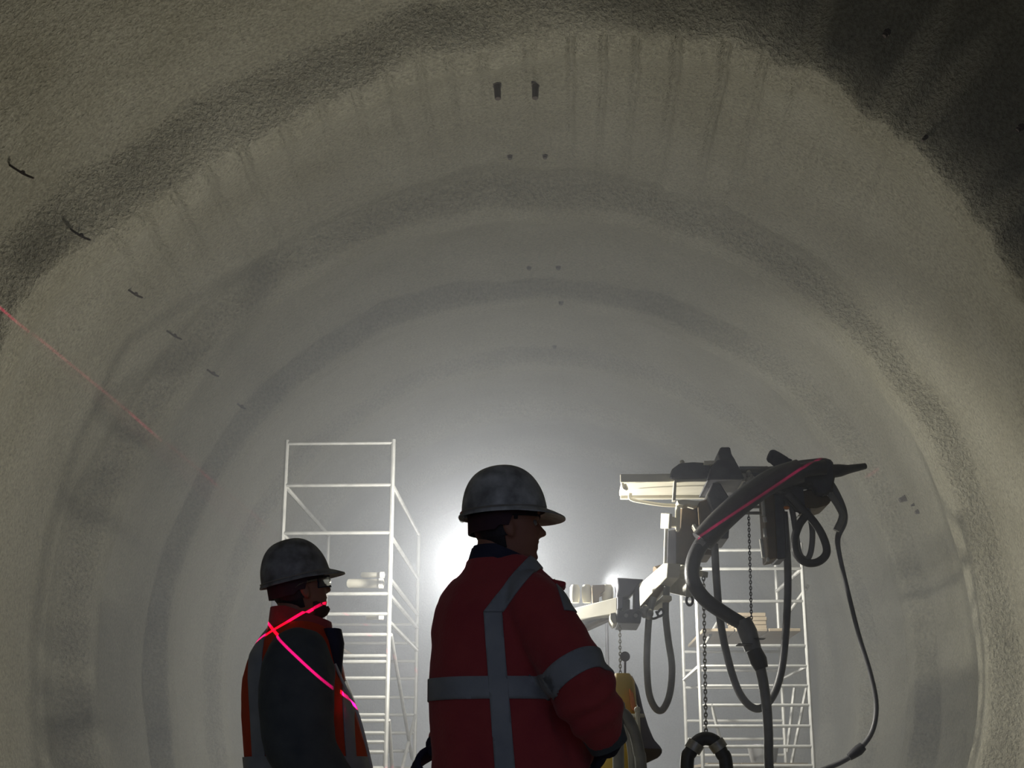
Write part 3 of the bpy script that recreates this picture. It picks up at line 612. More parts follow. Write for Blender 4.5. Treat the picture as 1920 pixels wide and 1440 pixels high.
# ------------------------------------------------------------------ chains
def chain(px0, py0, px1, py1, y, label, m='chain', s=1.0):
    a = at(px0, py0, y); b = at(px1, py1, y); L = np.linalg.norm(b - a); d = (b - a) / L; step = .027 * s; n = int(L / step)
    mb = MB(); side = [np.array([1., 0, 0]), np.array([0, 1., 0])]
    for i in range(n + 1):
        c_ = a + d * step * i; u_ = side[i % 2]
        pts = [c_ + d * (.019 * s * math.cos(q)) + u_ * (.010 * s * math.sin(q)) for q in np.linspace(0, 2 * math.pi, 9)]
        mb.tube(pts, .0036 * s, 5, False)
    return mb.solo('chain', m, a, label, 'chain')
chain(1403, 940, 1409, 1165, 12.804, 'thin dark chain hanging from the rig to the hose coupling', 'darksteel')
chain(1319, 1085, 1324, 1388, 12.21, 'bright hoist chain hanging left of the right tower', s=1.2)
chain(1162, 1168, 1164, 1338, 12.408, 'pale thin chain hanging from the box of the lit boom')

# ------------------------------------------------------------------ yellow machine part
yb_ = at(1190, 1440, 11.616)
ym = thing('yellow_housing', (yb_[0], 11.88, 0), 'yellow tapering machine housing with flared grey flank behind grey hoses', 'machine')
mb = MB()
def qring(pl, pr, py, y0, y1):
    a = at(pl, py, y0); b = at(pr, py, y0); x0, x1_, z = a[0], b[0], a[2]; k = .25
    xm, ym_ = (x0 + x1_) / 2, (y0 + y1) / 2; hx, hy = (x1_ - x0) / 2, (y1 - y0) / 2
    return [(xm + hx * math.copysign(abs(math.cos(q)) ** .5, math.cos(q)), ym_ + hy * math.copysign(abs(math.sin(q)) ** .5, math.sin(q)), z) for q in np.linspace(0, 2 * math.pi, 25)[:-1]]
mb.loft([qring(1150, 1183, 1262, 11.682, 12.144), qring(1146, 1192, 1275, 11.616, 12.21), qring(1140, 1198, 1330, 11.55, 12.276), qring(1130, 1202, 1380, 11.484, 12.408), qring(1110, 1205, 1440, 11.418, 12.54), qring(1090, 1205, 1560, 11.418, 12.672), qring(1090, 1205, 1690, 11.418, 12.672)])
mb.build('body', 'yellow', ym)
mb = MB(); mb.prism([(1184, 1264), (1197, 1290), (1206, 1330), (1216, 1362), (1226, 1386), (1240, 1402), (1243, 1409), (1236, 1420), (1206, 1434), (1200, 1436), (1198, 1330)], 11.814, 12.342, .02)
mb.build('side_flank', 'slatepaint', ym)
mb = MB(); mb.prism([(1201, 1403), (1238, 1404), (1241, 1410), (1234, 1419), (1206, 1434), (1200, 1435)], 11.788, 11.814, .004); mb.build('lower_skirt', 'brown', ym)
mb = MB(); mb.prism([(1180, 1290), (1188, 1300), (1194, 1335), (1184, 1330)], 11.51, 11.59, .004); mb.build('warning_panel', 'orange_light', ym)
mb = MB(); mb.tube([at(1172, 1264, 11.814), at(1172, 1240, 11.814)], .008, 6); mb.tube([at(1172, 1231, 11.801), at(1172, 1231, 11.833)], .032, 14); mb.build('mirror', 'slatepaint', ym)
mb = MB(); mb.tube([at(1195, 1331, 11.22), at(1197, 1380, 11.22), at(1203, 1440, 11.22), (at(1203, 1440, 11.22)[0], 11.352, .3)], .015, 8); mb.ell(at(1195, 1331, 11.22), (.02, .02, .02)); mb.build('lever', 'cream', ym)
mb = MB(); mb.prism([(1178, 1338), (1209, 1338), (1209, 1345), (1178, 1345)], 11.246, 11.299, .004); mb.build('lever_guide', 'cream', ym)

RS = 1.0
# ------------------------------------------------------------------ people
def remesh(mb, name, vox, smooth=3, fac=.5):
    me = mb.mesh(name); o = bpy.data.objects.new(name, me); COL.objects.link(o)
    r = o.modifiers.new('r', 'REMESH'); r.mode = 'VOXEL'; r.voxel_size = vox
    s = o.modifiers.new('s', 'SMOOTH'); s.iterations = smooth; s.factor = fac
    dg = bpy.context.evaluated_depsgraph_get(); m2 = bpy.data.meshes.new_from_object(o.evaluated_get(dg))
    bpy.data.objects.remove(o); bpy.data.meshes.remove(me); m2.name = name
    return m2
def mesh_np(me):
    n = len(me.vertices); co = np.empty(n * 3, np.float32); me.vertices.foreach_get('co', co); no = np.empty(n * 3, np.float32); me.vertex_normals.foreach_get('vector', no)
    return co.reshape(-1, 3).astype(float), no.reshape(-1, 3).astype(float)
def set_np(me, co): me.vertices.foreach_set('co', co.reshape(-1).astype(np.float32)); me.update()
def link_mesh(me, name, m, parent):
    org = wloc(parent); me.transform(Matrix.Translation(-org))
    o = bpy.data.objects.new(name, me); COL.objects.link(o); o.parent = parent
    for p in me.polygons: p.use_smooth = True
    me.materials.clear(); me.materials.append(MT[m]); return o
def wrinkle(me, amp, sc_, seed, extra=None):
    co, no = mesh_np(me)
    d = amp * vnoise(co * np.array([sc_, sc_, sc_ * .55]), seed) + amp * .5 * vnoise(co * sc_ * 2.3, seed + 1)
    if extra is not None: d = d + extra(co, no)
    set_np(me, co + no * d[:, None])
def seg_dist(P, a, b):
    a = np.array(a); b = np.array(b); t = np.clip(((P - a) @ (b - a)) / ((b - a) @ (b - a)), 0, 1); return np.linalg.norm(P - a - t[:, None] * (b - a), axis=1)
def cloth_band(me_world, keep, planes, off, name, m, parent):
    """a strip of tape that lies on the cloth: faces cut out of it between planes and lifted"""
    bm = bmesh.new(); bm.from_mesh(me_world); bm.normal_update()
    C_ = np.array([f.calc_center_median()[:] for f in bm.faces]); N_ = np.array([f.normal[:] for f in bm.faces]); k = keep(C_, N_)
    bmesh.ops.delete(bm, geom=[f for f, q in zip(bm.faces[:], k) if not q], context='FACES')
    for co, no in planes:
        bmesh.ops.bisect_plane(bm, geom=bm.verts[:] + bm.edges[:] + bm.faces[:], plane_co=V(co), plane_no=V(no), clear_outer=True)
    bm.normal_update()
    for v in bm.verts: v.co += v.normal * off
    if not bm.faces: bm.free(); return None
    ext = bmesh.ops.extrude_face_region(bm, geom=bm.faces[:])
    for v in [g for g in ext['geom'] if isinstance(g, bmesh.types.BMVert)]: v.co -= v.normal * (off * 1.3)
    bmesh.ops.recalc_face_normals(bm, faces=bm.faces[:])
    me = bpy.data.meshes.new(name); bm.to_mesh(me); bm.free(); return link_mesh(me, name, m, parent)
def vplane(p, q, y, keep_right=True):
    """upright plane through two picture points at depth y, running along the tunnel; clears the side away from keep"""
    a, b = at(*p, y), at(*q, y); n = np.cross(b - a, [0, 1, 0]); n /= np.linalg.norm(n)
    if n[0] > 0: n = -n
    return (a, n if keep_right else -n)

def head_fns():
    fz = [0, .008, .025, .040, .052, .060, .067, .078, .085, .092, .100, .115, .130, .142, .155, .18, .205, .222, .23]
    fx = [.052, .078, .091, .084, .092, .088, .095, .091, .092, .093, .094, .094, .090, .098, .100, .093, .068, .035, .005]
    bz_ = [0, .03, .06, .08, .11, .15, .18, .205, .222, .23]; bx_ = [.0, -.03, -.062, -.078, -.092, -.100, -.092, -.068, -.035, -.005]
    wz = [0, .01, .03, .05, .08, .12, .15, .18, .205, .222, .23]; ww = [.030, .042, .054, .061, .069, .074, .077, .071, .054, .03, .005]
    return (lambda z: np.interp(z, fz, fx)), (lambda z: np.interp(z, bz_, bx_)), (lambda z: np.interp(z, wz, ww))
HF, HB, HW = head_fns()
def head_grid(grow=0.0, nz=70, na=72, nose=1.0):
    rings = []
    for i in range(nz):
        z = .23 * (1 - math.cos(math.pi * i / (nz - 1))) / 2 if False else .23 * i / (nz - 1)
        f, b, w_ = float(HF(z)) + grow, float(HB(z)) - grow, float(HW(z)) + grow; ring = []
        for k in range(na):
            a = 2 * math.pi * k / na; ca, sa = math.cos(a), math.sin(a)
            if ca >= 0: x = (f) * abs(ca) ** .85; 
            else: x = b * abs(ca) ** .95
            y = w_ * math.copysign(abs(sa) ** .80, sa)
            if ca > 0:
                nb = np.interp(z, [.076, .084, .090, .097, .110, .125, .138], [0, .008, .028, .027, .017, .007, 0]) * nose
                wn = np.interp(z, [.08, .1, .13], [.016, .014, .009])
                x += nb * math.exp(-(y / wn) ** 2)
                for sy in (-1, 1): x -= .013 * nose * math.exp(-((y - sy * .033) / .015) ** 2 - ((z - .122) / .010) ** 2)
                x -= .006 * nose * math.exp(-(y / .025) ** 2 - ((z - .0635) / .003) ** 2)
            ring.append((x, y, z + (grow if i == nz - 1 else 0)))
        rings.append(ring)
    return rings
def hand(mb, wr, d, side, curl, s=1.0, r=1.0):
    """palm and five bent fingers: wr wrist, d pointing direction, side towards the thumb, curl bend direction"""
    wr = np.array(wr, float); d = np.array(d, float); d /= np.linalg.norm(d); side = np.array(side, float); side -= d * (side @ d); side /= np.linalg.norm(side)
    cu = np.cross(d, side); cu = cu if cu @ np.array(curl) > 0 else -cu
    el = []
    for t_, hw, th in ((-.02, .026, .021), (.02, .033, .018), (.06, .041, .016), (.092, .041, .014)):
        c_ = wr + d * t_ * s; el.append([c_ + side * hw * s * math.cos(q) + cu * th * s * math.sin(q) for q in np.linspace(0, 2 * math.pi, 17)[:-1]])
    mb.loft(el)
    for k, (o_, L) in enumerate(((.031, .072), (.010, .080), (-.012, .074), (-.032, .058))):
        b0 = wr + d * .085 * s + side * o_ * s; p1 = b0 + (d * .9 + cu * .35) * L * .45 * s; p2 = p1 + (d * .55 + cu * .85) * L * .32 * s; p3 = p2 + (d * .1 + cu * 1.) * L * .26 * s
        mb.tube([b0 - d * .02 * s, b0, p1, p2, p3], [.0095 * s * r, .0098 * s * r, .0092 * s * r, .0086 * s * r, .007 * s * r], 9)
    t0 = wr + d * .025 * s + side * .028 * s; t1 = t0 + (side * .75 + d * .6 + cu * .2) * .036 * s; t2 = t1 + (side * .3 + d * .85 + cu * .35) * .032 * s; t3 = t2 + (d * .9 + cu * .4) * .022 * s
    mb.tube([t0 - side * .01 * s, t0, t1, t2, t3], [.014 * s * r, .014 * s * r, .0118 * s * r, .0108 * s * r, .008 * s * r], 9)

def ring_px(l, r, py, y, half, n=36, pw=.85, yo=0.0):
    a = at(l, py, y); b = at(r, py, y); cx = (a[0] + b[0]) / 2; hx = (b[0] - a[0]) / 2; z = (a[2] + b[2]) / 2
    return [(cx + hx * math.copysign(abs(math.cos(q)) ** pw, math.cos(q)), y + yo + half * math.copysign(abs(math.sin(q)) ** pw, math.sin(q)), z) for q in np.linspace(0, 2 * math.pi, n + 1)[:-1]]
def scale_ring(r, s, dz=0):
    r = np.array(r); c_ = r.mean(0); return [tuple(c_ + (p - c_) * np.array([s, s, 1]) + np.array([0, 0, dz])) for p in r]

def head_xf(chin, yaw_, tilt, s=1.0):
    """local head frame (x forward, z up, origin under the chin at the ear line) to the world"""
    Rz = np.array([[math.cos(yaw_), -math.sin(yaw_), 0], [math.sin(yaw_), math.cos(yaw_), 0], [0, 0, 1]])
    Ry = np.array([[math.cos(tilt), 0, -math.sin(tilt)], [0, 1, 0], [math.sin(tilt), 0, math.cos(tilt)]])
    piv = np.array([0, 0, .09]); M = Rz @ Ry * s
    return lambda p: np.array(chin) + M @ (np.array(p, float) - piv) + np.array([0, 0, .09])
def hard_hat(X, root, m, edge, tilt=0.0, label=None, white_tab=False):
    """shell with ridge, brim all round, long peak; built in the head frame"""
    zr = .158; nA = 64; shell = MB(); rings = []
    ct, st = math.cos(tilt), math.sin(tilt)
    def T(x, y, z):
        return X((x * ct - (z - zr) * st - .004, y, zr + x * st + (z - zr) * ct))
    A, B, H = .126, .104, .142
    for i in range(19):
        q = i / 18; rr = math.cos(q * math.pi / 2) ** .82; zz_ = H * math.sin(q * math.pi / 2)
        ring = []
        for k in range(nA):
            a = 2 * math.pi * k / nA; x = A * rr * math.cos(a) * (1 - .06 * q * (math.cos(a) > 0)); y = B * rr * math.sin(a)
            ridge = .004 * math.exp(-(y / .012) ** 2) * math.sin(math.pi * min(1, q * 1.15)) if q < .98 else 0
            ring.append(T(x, y, zz_ + zr + ridge))
        rings.append(ring)
    inner = [[X_ for X_ in r] for r in rings]
    shell.loft(rings, cap=False)
    # close with inner skin
    irings = []
    for i in range(19):
        q = i / 18; rr = math.cos(q * math.pi / 2) ** .82 * .965; zz_ = (H - .004) * math.sin(q * math.pi / 2)
        irings.append([T(A * rr * math.cos(2 * math.pi * k / nA), B * rr * math.sin(2 * math.pi * k / nA), zz_ + zr) for k in range(nA)])
    shell.loft(irings, cap=False)
    hat = shell.build('hard_hat', m, root)
    if label: hat['label'] = label
    # brim: thin ring, drooping peak in front
    bm_ = MB(); R_ = []
    for (o_, dz) in ((-.006, .006), (.0, .004), (.5, -.001), (1.0, -.008), (1.0, -.012), (.5, -.006), (-.006, -.002)):
        ring = []
        for k in range(nA):
            a = 2 * math.pi * k / nA; c_ = max(0, math.cos(a)); ext = .009 + .043 * min(1.0, c_ * 1.25) ** .8
            f = o_ if o_ > 0 else 0; add = o_ if o_ < 0 else 0
            x = (A + add) * math.cos(a) + ext * f * math.cos(a); y = (B + add) * math.sin(a) + ext * f * math.sin(a) * .9
            ring.append(T(x, y, zr + dz - .016 * f * c_))
        R_.append(ring)
    bm_.loft(R_, cap=False); bm_.build('brim', m, hat)
    e = MB(); e.tube([T((A + .002) * math.cos(a), (B + .002) * math.sin(a), zr + .003) for a in np.linspace(.55, 2 * math.pi - .55, 50)], .0035, 6); e.build('shell_edge', edge, hat)
    s = MB(); rs = []
    for (k_, z0) in ((1.0, -.050), (1.0, .0), (.95, .0), (.95, -.050)):
        rs.append([X((k_ * .107 * math.cos(a) - .006, k_ * .089 * math.sin(a), zr + z0 * (1 if math.cos(a) < .0 else .35) - .012 * (math.cos(a) < -.3))) for a in np.linspace(0, 2 * math.pi, 49)[:-1]])
    rs.append(rs[0]); s.loft(rs, cap=False); s.build('headband', 'strap', hat)
    if white_tab:
        tb = MB(); P = [T(-A * math.cos(a) * 1.02, B * math.sin(a) * 1.02, zr - .010) for a in (-.35, 0, .35)]
        tb.tube(P, .009, 8); tb.build('bright_clip', 'lens', hat)
    return hat
def face_parts(X, root, bodymb):
    H = head_grid()
    bodymb.loft([[X(p) for p in r] for r in H])
    for sy in (-1, 1):
        Mx = None
        for (c_, r_) in (((-.004, sy * .077, .105), (.017, .009, .030)), ((.002, sy * .074, .088), (.010, .008, .014))):
            e = MB(); e.ell((0, 0, 0), r_, seg=14, rings=10); bodymb.add([X((p[0] + c_[0] - .18 * p[2], p[1] + c_[1], p[2] + c_[2])) for p in e.v], e.f, True)
    nk = [X((-.022, 0, .09)), X((-.030, 0, .03)), X((-.042, 0, -.05)), X((-.052, 0, -.13))]
    bodymb.tube(nk, [.062, .060, .060, .068], 20)
    for sy in (-1, 1):
        e = MB(); e.ell(X((.0735, sy * .033, .122)), (.012, .012, .012), seg=14, rings=10); e.build('eye', 'eye', root)
def hair_part(X, root, label=None):
    G = head_grid(.006, nose=0); na = len(G[0]); mb = MB(); vs = [X(p) for r in G for p in r]; fs = []
    loc = [p for r in G for p in r]
    for i in range(len(G) - 1):
        for k in range(na):
            q = (i * na + k, i * na + (k + 1) % na, (i + 1) * na + (k + 1) % na, (i + 1) * na + k); c_ = np.mean([loc[j] for j in q], axis=0)
            near_ear = (abs(c_[0] + .0) < .022 and c_[2] < .128)
            if (c_[2] > .135 and (c_[0] < .085 or c_[2] > .165)) or (c_[0] < -.012 and c_[2] > .045) or (.010 < c_[0] < .026 and c_[2] > .105 and abs(c_[1]) > .04): 
                if not near_ear or c_[0] < -.012: fs.append(q)
    mb.add(vs, fs, True); o = mb.build('hair', 'hair', root); so = o.modifiers.new('solid', 'SOLIDIFY'); so.thickness = .010; so.offset = -1
    return o
def legs(bodymb, tr, root, hipL, hipR, footL, footR, fwd, trm='denim'):
    for hip, ft in ((hipL, footL), (hipR, footR)):
        hip = np.array(hip); ft = np.array(ft); knee = hip * .5 + ft * .5 + np.array(fwd) * .03 + np.array([0, 0, .02])
        bodymb.tube(smooth_path([hip, knee, ft + np.array([0, 0, .09])], 6), list(np.linspace(.075, .04, 13)), 14)
        bodymb.tube([ft + np.array([0, 0, .08]), ft + np.array([0, 0, .04]) + np.array(fwd) * .12], [.038, .03], 10)
        tr.tube(smooth_path([hip + np.array([0, 0, .06]), knee, ft + np.array([0, 0, .11])], 6), list(np.interp(np.linspace(0, 1, 13), [0, .5, 1], [.085, .08, .072])), 20)
        b = MB(); f_ = np.array(fwd)
        b.tube([ft + np.array([0, 0, .30]), ft + np.array([0, 0, .12]), ft + np.array([0, 0, .07])], [.062, .056, .056], 16)
        b.tube(smooth_path([ft + np.array([0, 0, .052]) - f_ * .07, ft + np.array([0, 0, .058]), ft + np.array([0, 0, .05]) + f_ * .12, ft + np.array([0, 0, .04]) + f_ * .19], 4), [.04, .046, .05, .052, .052, .052, .051, .050, .050, .048, .045, .04, .03], 14)
        b.box(ft + np.array([-.05, -.05, 0.0]), ft + np.array([.05, .05, .03]))
        me = remesh(b, 'boot', .012, 4); link_mesh(me, 'boot', 'boot', root)
    px = (np.array(hipL) + np.array(hipR)) / 2
    tr.ell(px + np.array([0, 0, .0]), (.17, .15, .11))

# ---- nearer worker, orange jacket
def worker_near():
    Y = 4.0
    root = thing('person', (at(955, 1440, Y)[0], Y, 0), 'nearer person in orange jacket with grey crossing stripes, back turned, pale dirty hard hat', 'person')
    yw = math.radians(10)
    chin = at(950, 1063, 4.0); X = head_xf(chin, yw, math.radians(2))
    body = MB(); face_parts(X, root, body)
    T_ = [ring_px(885, 1000, 1046, Y, .075, yo=.0), ring_px(862, 1024, 1078, Y, .10), ring_px(838, 1046, 1103, Y, .125), ring_px(822, 1062, 1140, Y, .15), ring_px(811, 1066, 1190, Y, .165), ring_px(806, 1060, 1250, Y, .17),
          ring_px(806, 1082, 1320, Y, .17), ring_px(809, 1104, 1380, Y, .17), ring_px(812, 1116, 1440, Y, .178), ring_px(812, 1120, 1500, Y, .182), ring_px(818, 1116, 1565, Y, .18)]
    body.loft([scale_ring(r, .84) for r in T_[1:]])
    S, E, W = at(1004, 1142, 3.90), at(1092, 1290, 3.80), at(1139, 1392, 3.85)
    S2, E2, W2 = at(876, 1150, 4.10), at(886, 1320, 4.2), at(828, 1400, 4.12)
    for a, b, c_ in ((S, E, W), (S2, E2, W2)): body.tube(smooth_path([a, b, c_], 5), list(np.linspace(.052, .028, 11)), 14)
    hd_ = at(1120, 1440, 3.96) - W; hand(body, W, hd_, (.2, .9, .3), (-.5, .6, -.2), .92, .9)
    hd2 = at(772, 1432, 4.05) - W2; hand(body, W2, hd2, (0, -1, .3), (-.3, .3, -1), .95, .9)
    tr = MB()
    hipc = at(960, 1500, Y)
    fwd = np.array([math.cos(math.radians(45)), math.sin(math.radians(45)), 0])
    sd = np.array([fwd[1], -fwd[0], 0])
    cx = hipc[0]; legs(body, tr, root, (cx - sd[0] * .10, Y - sd[1] * .10, .90), (cx + sd[0] * .10, Y + sd[1] * .10, .90), (cx - sd[0] * .14, Y - sd[1] * .14, 0), (cx + sd[0] * .14, Y + sd[1] * .14, 0), fwd)
    link_mesh(remesh(body, 'body', .005, 2), 'body', 'skin', root)
    tm = remesh(tr, 'trousers', .014, 4); wrinkle(tm, .006, 9, 61); link_mesh(tm, 'trousers', 'denim', root)
    # jacket
    jk = MB(); jk.loft(T_)
    jk.tube(smooth_path([S + np.array([-.055, .03, .028]), S, E, W], 6), list(np.interp(np.linspace(0, 1, 19), [0, .33, .6, .8, 1], [.07, .096, .092, .082, .052])), 24)
    jk.tube(smooth_path([S2 + np.array([.05, -.02, .03]), S2, E2, W2], 6), list(np.interp(np.linspace(0, 1, 19), [0, .33, .6, .8, 1], [.07, .09, .085, .07, .05])), 24)
    jm = remesh(jk, 'jacket', .010, 5)
    armv = lambda P: np.minimum(seg_dist(P, S, E), seg_dist(P, E, W))
    def folds(co, no):
        ar = armv(co); near = np.exp(-((ar - .100) / .014) ** 2)
        u_ = (co - E) @ ((W - E) / np.linalg.norm(W - E))
        bunch = np.exp(-((u_ - .03) / .09) ** 2) * (ar < .115) * .007 * np.sin(u_ * 85 + 3 * vnoise(co * 9, 71))
        drape = .004 * vnoise(co * np.array([18, 18, 3.0]), 72)
        return bunch + drape - .007 * near * np.clip(-no[:, 1], 0, 1)
    wrinkle(jm, .006, 9, 51, folds)
    isarm = lambda C_: armv(C_) < .108
    world = jm.copy()
    link_mesh(jm, 'jacket', 'orange', root); jk_o = root.children[-1]
    z1, z2 = at(920, 1276, Y)[2], at(920, 1317, Y)[2]
    up = np.array([0, 0, 1.])
    cloth_band(world, lambda C_, N_: (armv(C_) > .085), [vplane((1040, 1270), (1052, 1320), 3.85, False), ((0, 0, z1), up), ((0, 0, z2), -up)], .004, 'reflective_stripe', 'stripe', jk_o)
    back = lambda C_, N_: (N_[:, 1] < .25) & (~isarm(C_) | (C_[:, 2] > at(900, 1190, Y)[2]))
    cloth_band(world, back, [vplane((906, 1150), (928, 1440), 3.83, True), vplane((941, 1150), (966, 1440), 3.83, False), (at(930, 1148, 3.85), up)], .005, 'reflective_stripe', 'stripe', jk_o)
    cloth_band(world, lambda C_, N_: (N_[:, 1] < .6), [vplane((905, 1152), (968, 1066), 3.87, True), vplane((942, 1152), (1006, 1066), 3.87, False), (at(930, 1149, 3.87), -up)], .0052, 'reflective_stripe', 'stripe', jk_o)
    ax = (E - S) / np.linalg.norm(E - S); tilt = ax + np.array([0.06, 0, -.0]); cbd = at(1086, 1276, 3.83)
    cloth_band(world, lambda C_, N_: (armv(C_) < .135) & (N_[:, 1] < .75), [vplane((1006, 1260), (1058, 1345), 3.83, True), (cbd + ax * .033, ax), (cbd - ax * .033, -ax)], .004, 'reflective_stripe', 'stripe', jk_o)
    # right front strip just over the shoulder
    cloth_band(world, lambda C_, N_: (C_[:, 0] > at(1030, 1100, Y)[0]), [vplane((1038, 1080), (1062, 1170), 3.9, True), vplane((1066, 1080), (1092, 1170), 3.9, False), (at(1050, 1160, Y), -up)], .004, 'reflective_stripe', 'stripe', jk_o)
    bpy.data.meshes.remove(world)
    cf = MB(); ax2 = (W - E) / np.linalg.norm(W - E); cf.tube([W - ax2 * .035, W + ax2 * .012], [.060, .053], 20); cf.tube([W + ax2 * .012, W + ax2 * .0], [.053, .045], 20)
    cf.build('cuff', 'slate', jk_o)
    # stand-up collar
    co_ = MB(); rs = []
    for (l, r, py, h) in ((872, 1010, 1072, .082), (878, 1008, 1050, .078), (884, 1003, 1030, .074), (887, 1000, 1030, .071), (884, 1002, 1060, .073)): rs.append(ring_px(l, r, py, Y, h))
    # lower towards the throat
    def slope(r, py): return [(p[0], p[1], p[2] - max(0, (p[0] - at(930, py, Y)[0])) * .42) for p in r]
    co_.loft([rs[0]] + [slope(r, 1040) for r in rs[1:]], cap=False); co_.build('collar', 'navy', jk_o)
    cb_ = MB(); cb_.loft([ring_px(868, 1014, 1080, Y, .09), slope(ring_px(874, 1011, 1056, Y, .083), 1040), slope(ring_px(877, 1008, 1052, Y, .08), 1040), slope(ring_px(876, 1010, 1075, Y, .08), 1040)], cap=False); cb_.build('collar_base', 'orange', jk_o)
    li = MB(); li.loft([slope(ring_px(886, 1002, 1050, Y, .0735), 1040), slope(ring_px(887, 1000, 1026, Y, .0725), 1040), slope(ring_px(890, 997, 1026, Y, .068), 1040), slope(ring_px(890, 997, 1055, Y, .068), 1040)], cap=False)
    li.build('collar_lining', 'navy', jk_o)
    fl = MB(); fl.prism([(1030, 1084), (1058, 1090), (1062, 1092), (1058, 1100), (1044, 1100)], 3.96, 4.05, .004); fl.build('shoulder_flap', 'orange', jk_o)
    g = MB(); hand(g, W, hd_, (.2, .9, .3), (-.5, .6, -.2), .96, 1.15); g.tube([W - hd_ * .9 * .3, W + hd_ * .2], [.04, .036], 16); link_mesh(remesh(g, 'glove', .005, 3), 'glove', 'navy', root)
    g = MB(); hand(g, W2, hd2, (0, -1, .3), (-.3, .3, -1), 1.0, 1.2); g.tube([W2 - hd2 * .35, W2 + hd2 * .25], [.056, .040], 16); link_mesh(remesh(g, 'glove', .005, 3), 'glove', 'navy', root)
    hair_part(X, root)
    hard_hat(X, root, 'helmet', 'rimtape', math.radians(1), white_tab=True)
worker_near()

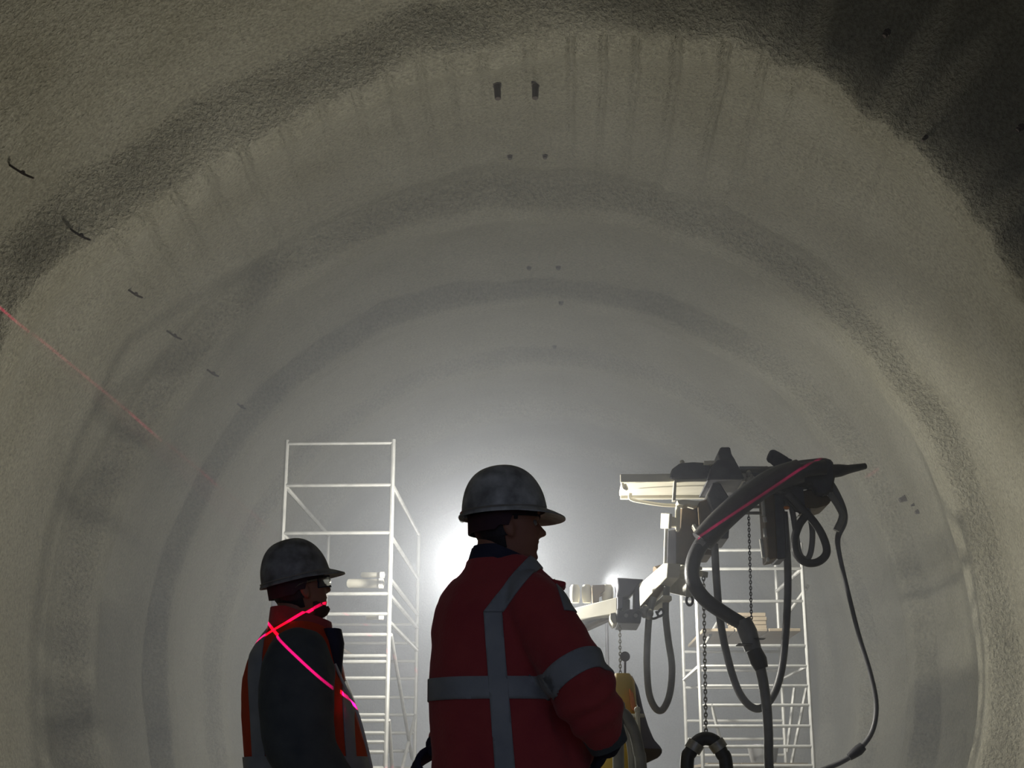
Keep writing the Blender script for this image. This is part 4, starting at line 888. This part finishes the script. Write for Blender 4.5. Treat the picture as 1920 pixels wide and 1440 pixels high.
# ---- farther worker, vest and glasses
def worker_far():
    Y = 4.95
    root = thing('person', (at(575, 1440, Y)[0], Y, 0), 'farther person in orange vest over dark sleeves, with glasses and grey hard hat', 'person')
    chin = at(561, 1166, Y); X = head_xf(chin, math.radians(27), math.radians(13), 1.0)
    body = MB(); face_parts(X, root, body)
    T_ = [ring_px(522, 604, 1158, Y, .07), ring_px(506, 622, 1182, Y, .12), ring_px(488, 634, 1206, Y, .175), ring_px(468, 640, 1240, Y, .20), ring_px(458, 646, 1275, Y, .205), ring_px(455, 660, 1310, Y, .20),
          ring_px(456, 674, 1350, Y, .195), ring_px(459, 688, 1400, Y, .195), ring_px(463, 696, 1440, Y, .195), ring_px(466, 692, 1510, Y, .19), ring_px(470, 688, 1580, Y, .18)]
    body.loft([scale_ring(r, .80) for r in T_[1:]])
    S, E, W = at(558, 1250, 4.76), at(566, 1395, 4.72), at(655, 1500, 4.78)
    S2, E2, W2 = at(580, 1235, 5.14), at(590, 1400, 5.2), at(680, 1480, 5.12)
    for a, b, c_ in ((S, E, W), (S2, E2, W2)): body.tube(smooth_path([a, b, c_], 5), list(np.linspace(.055, .028, 11)), 14)
    hand(body, W, (.8, .1, -.3), (0, .4, 1), (-.4, .8, -.4), .95, .9); hand(body, W2, (.8, -.1, -.3), (0, -.4, 1), (-.4, -.8, -.4), .95, .9)
    fwd = np.array([math.cos(math.radians(20)), math.sin(math.radians(20)), 0]); sd = np.array([fwd[1], -fwd[0], 0]); cx = at(575, 1500, Y)[0]; tr = MB()
    legs(body, tr, root, (cx - sd[0] * .10, Y - sd[1] * .10, .88), (cx + sd[0] * .10, Y + sd[1] * .10, .88), (cx - sd[0] * .14, Y - sd[1] * .14, 0), (cx + sd[0] * .14, Y + sd[1] * .14, 0), fwd)
    link_mesh(remesh(body, 'body', .005, 2), 'body', 'skin', root)
    tm = remesh(tr, 'trousers', .014, 4); wrinkle(tm, .006, 9, 62); link_mesh(tm, 'trousers', 'denim', root)
    jk = MB(); jk.loft([scale_ring(r, .94) for r in T_])
    jk.tube(smooth_path([S + np.array([.0, .08, .035]), S, E, W], 6), list(np.interp(np.linspace(0, 1, 19), [0, .33, .66, 1], [.09, .128, .122, .06])), 26)
    jk.tube(smooth_path([S2 + np.array([.0, -.08, .035]), S2, E2, W2], 6), list(np.interp(np.linspace(0, 1, 19), [0, .33, .66, 1], [.09, .115, .11, .06])), 26)
    jm = remesh(jk, 'jacket', .010, 5); wrinkle(jm, .006, 8, 81, lambda co, no: .004 * vnoise(co * np.array([14, 14, 5.0]), 82))
    link_mesh(jm, 'jacket', 'slate', root)
    vk = MB(); vk.loft(T_); vm_ = remesh(vk, 'vest', .010, 4); wrinkle(vm_, .003, 9, 84)
    world = vm_.copy(); vo = link_mesh(vm_, 'vest', 'vest_orange', root); up = np.array([0, 0, 1.])
    al = lambda C_, N_: np.ones(len(C_), bool)
    cloth_band(world, lambda C_, N_: N_[:, 1] < .2, [vplane((470, 1200), (480, 1440), 4.85, True), vplane((500, 1200), (506, 1440), 4.85, False)], .005, 'reflective_stripe', 'stripe', vo)
    cloth_band(world, lambda C_, N_: (N_[:, 1] < .6), [vplane((641, 1290), (655, 1440), 4.86, True), vplane((655, 1290), (671, 1440), 4.86, False)], .005, 'reflective_stripe', 'stripe', vo)
    cloth_band(world, al, [((0, 0, at(600, 1420, Y)[2]), up), ((0, 0, at(600, 1452, Y)[2]), -up)], .006, 'reflective_stripe', 'stripe', vo)
    bpy.data.meshes.remove(world)
    zp = MB(); zp.tube(smooth_path([at(628, 1245, 4.84), at(648, 1290, 4.83), at(668, 1330, 4.83), at(684, 1385, 4.84), at(697, 1440, 4.86)], 4), .005, 6); zp.build('piping', 'white', vo)
    # high collar: red outside, dark inner lapel
    co_ = MB(); rs = [ring_px(500, 632, 1196, Y, .125), ring_px(504, 628, 1172, Y, .10), ring_px(508, 622, 1140, Y, .085), ring_px(512, 617, 1140, Y, .08), ring_px(512, 616, 1175, Y, .085)]
    def slope(r): return [(p[0], p[1], p[2] - max(0, (p[0] - at(540, 1150, Y)[0])) * .32) for p in r]
    co_.loft([rs[0]] + [slope(r) for r in rs[1:]], cap=False); co_.build('collar', 'orange', vo)
    lp = MB(); lp.loft([ring_px(608, 640, 1180, 4.9, .05), ring_px(612, 645, 1205, 4.9, .055), ring_px(616, 642, 1240, 4.9, .05), ring_px(624, 640, 1272, 4.9, .03)]); lp.build('lapel', 'navy', vo)
    # glasses
    gl = MB(); rim = MB(); 
    lens = []
    for i, z in enumerate(np.linspace(.105, .142, 6)):
        lens.append([X((.119 * math.cos(a * .9) + .002 - .004 * abs(i - 2.5) / 2.5, .072 * math.sin(a), z)) for a in np.linspace(-1.25, 1.25, 21)])
    vs = [p for r in lens for p in r]; fs = [(i * 21 + k, i * 21 + k + 1, (i + 1) * 21 + k + 1, (i + 1) * 21 + k) for i in range(5) for k in range(20)]
    gl.add(vs, fs, True); go = gl.build('lens', 'lens', root); so = go.modifiers.new('solid', 'SOLIDIFY'); so.thickness = .002
    rim.tube(lens[0], .0022, 6); rim.tube(lens[-1], .003, 6)
    for sy in (0, 20): rim.tube([r[sy] for r in lens], .003, 6)
    rim.tube([r[10] for r in lens], .0025, 6)
    rim.build('glasses_frame', 'navy', root)
    tp = MB()
    for sy in (-1, 1): tp.tube(smooth_path([X((.046, sy * .076, .134)), X((.02, sy * .083, .132)), X((-.02, sy * .085, .128)), X((-.05, sy * .077, .112))], 4), .004, 6)
    tp.build('glasses_temple', 'wood', root)
    bd = MB(); G = head_grid(.004, nose=0); na = len(G[0]); loc = [p for r in G for p in r]
    fs = [(i * na + k, i * na + (k + 1) % na, (i + 1) * na + (k + 1) % na, (i + 1) * na + k) for i in range(len(G) - 1) for k in range(na)
          if (lambda c_: c_[0] > .012 and c_[2] < .048 + .012 * math.sin(c_[0] * 60))(np.mean([loc[j] for j in (i * na + k, (i + 1) * na + k)], axis=0))]
    bd.add([X(p) for p in loc], fs, True); bo = bd.build('beard', 'stubble', root); so = bo.modifiers.new('solid', 'SOLIDIFY'); so.thickness = .003; so.offset = -1
    hair_part(X, root)
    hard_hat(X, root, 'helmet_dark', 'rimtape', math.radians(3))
    for (a, b, sgn) in ((W, (.8, .1, -.3), 1), (W2, (.8, -.1, -.3), -1)):
        g = MB(); hand(g, a, b, (0, .4 * sgn, 1), (-.4, .8 * sgn, -.4), 1.0, 1.15); link_mesh(remesh(g, 'glove', .006, 3), 'glove', 'navy', root)
worker_far()
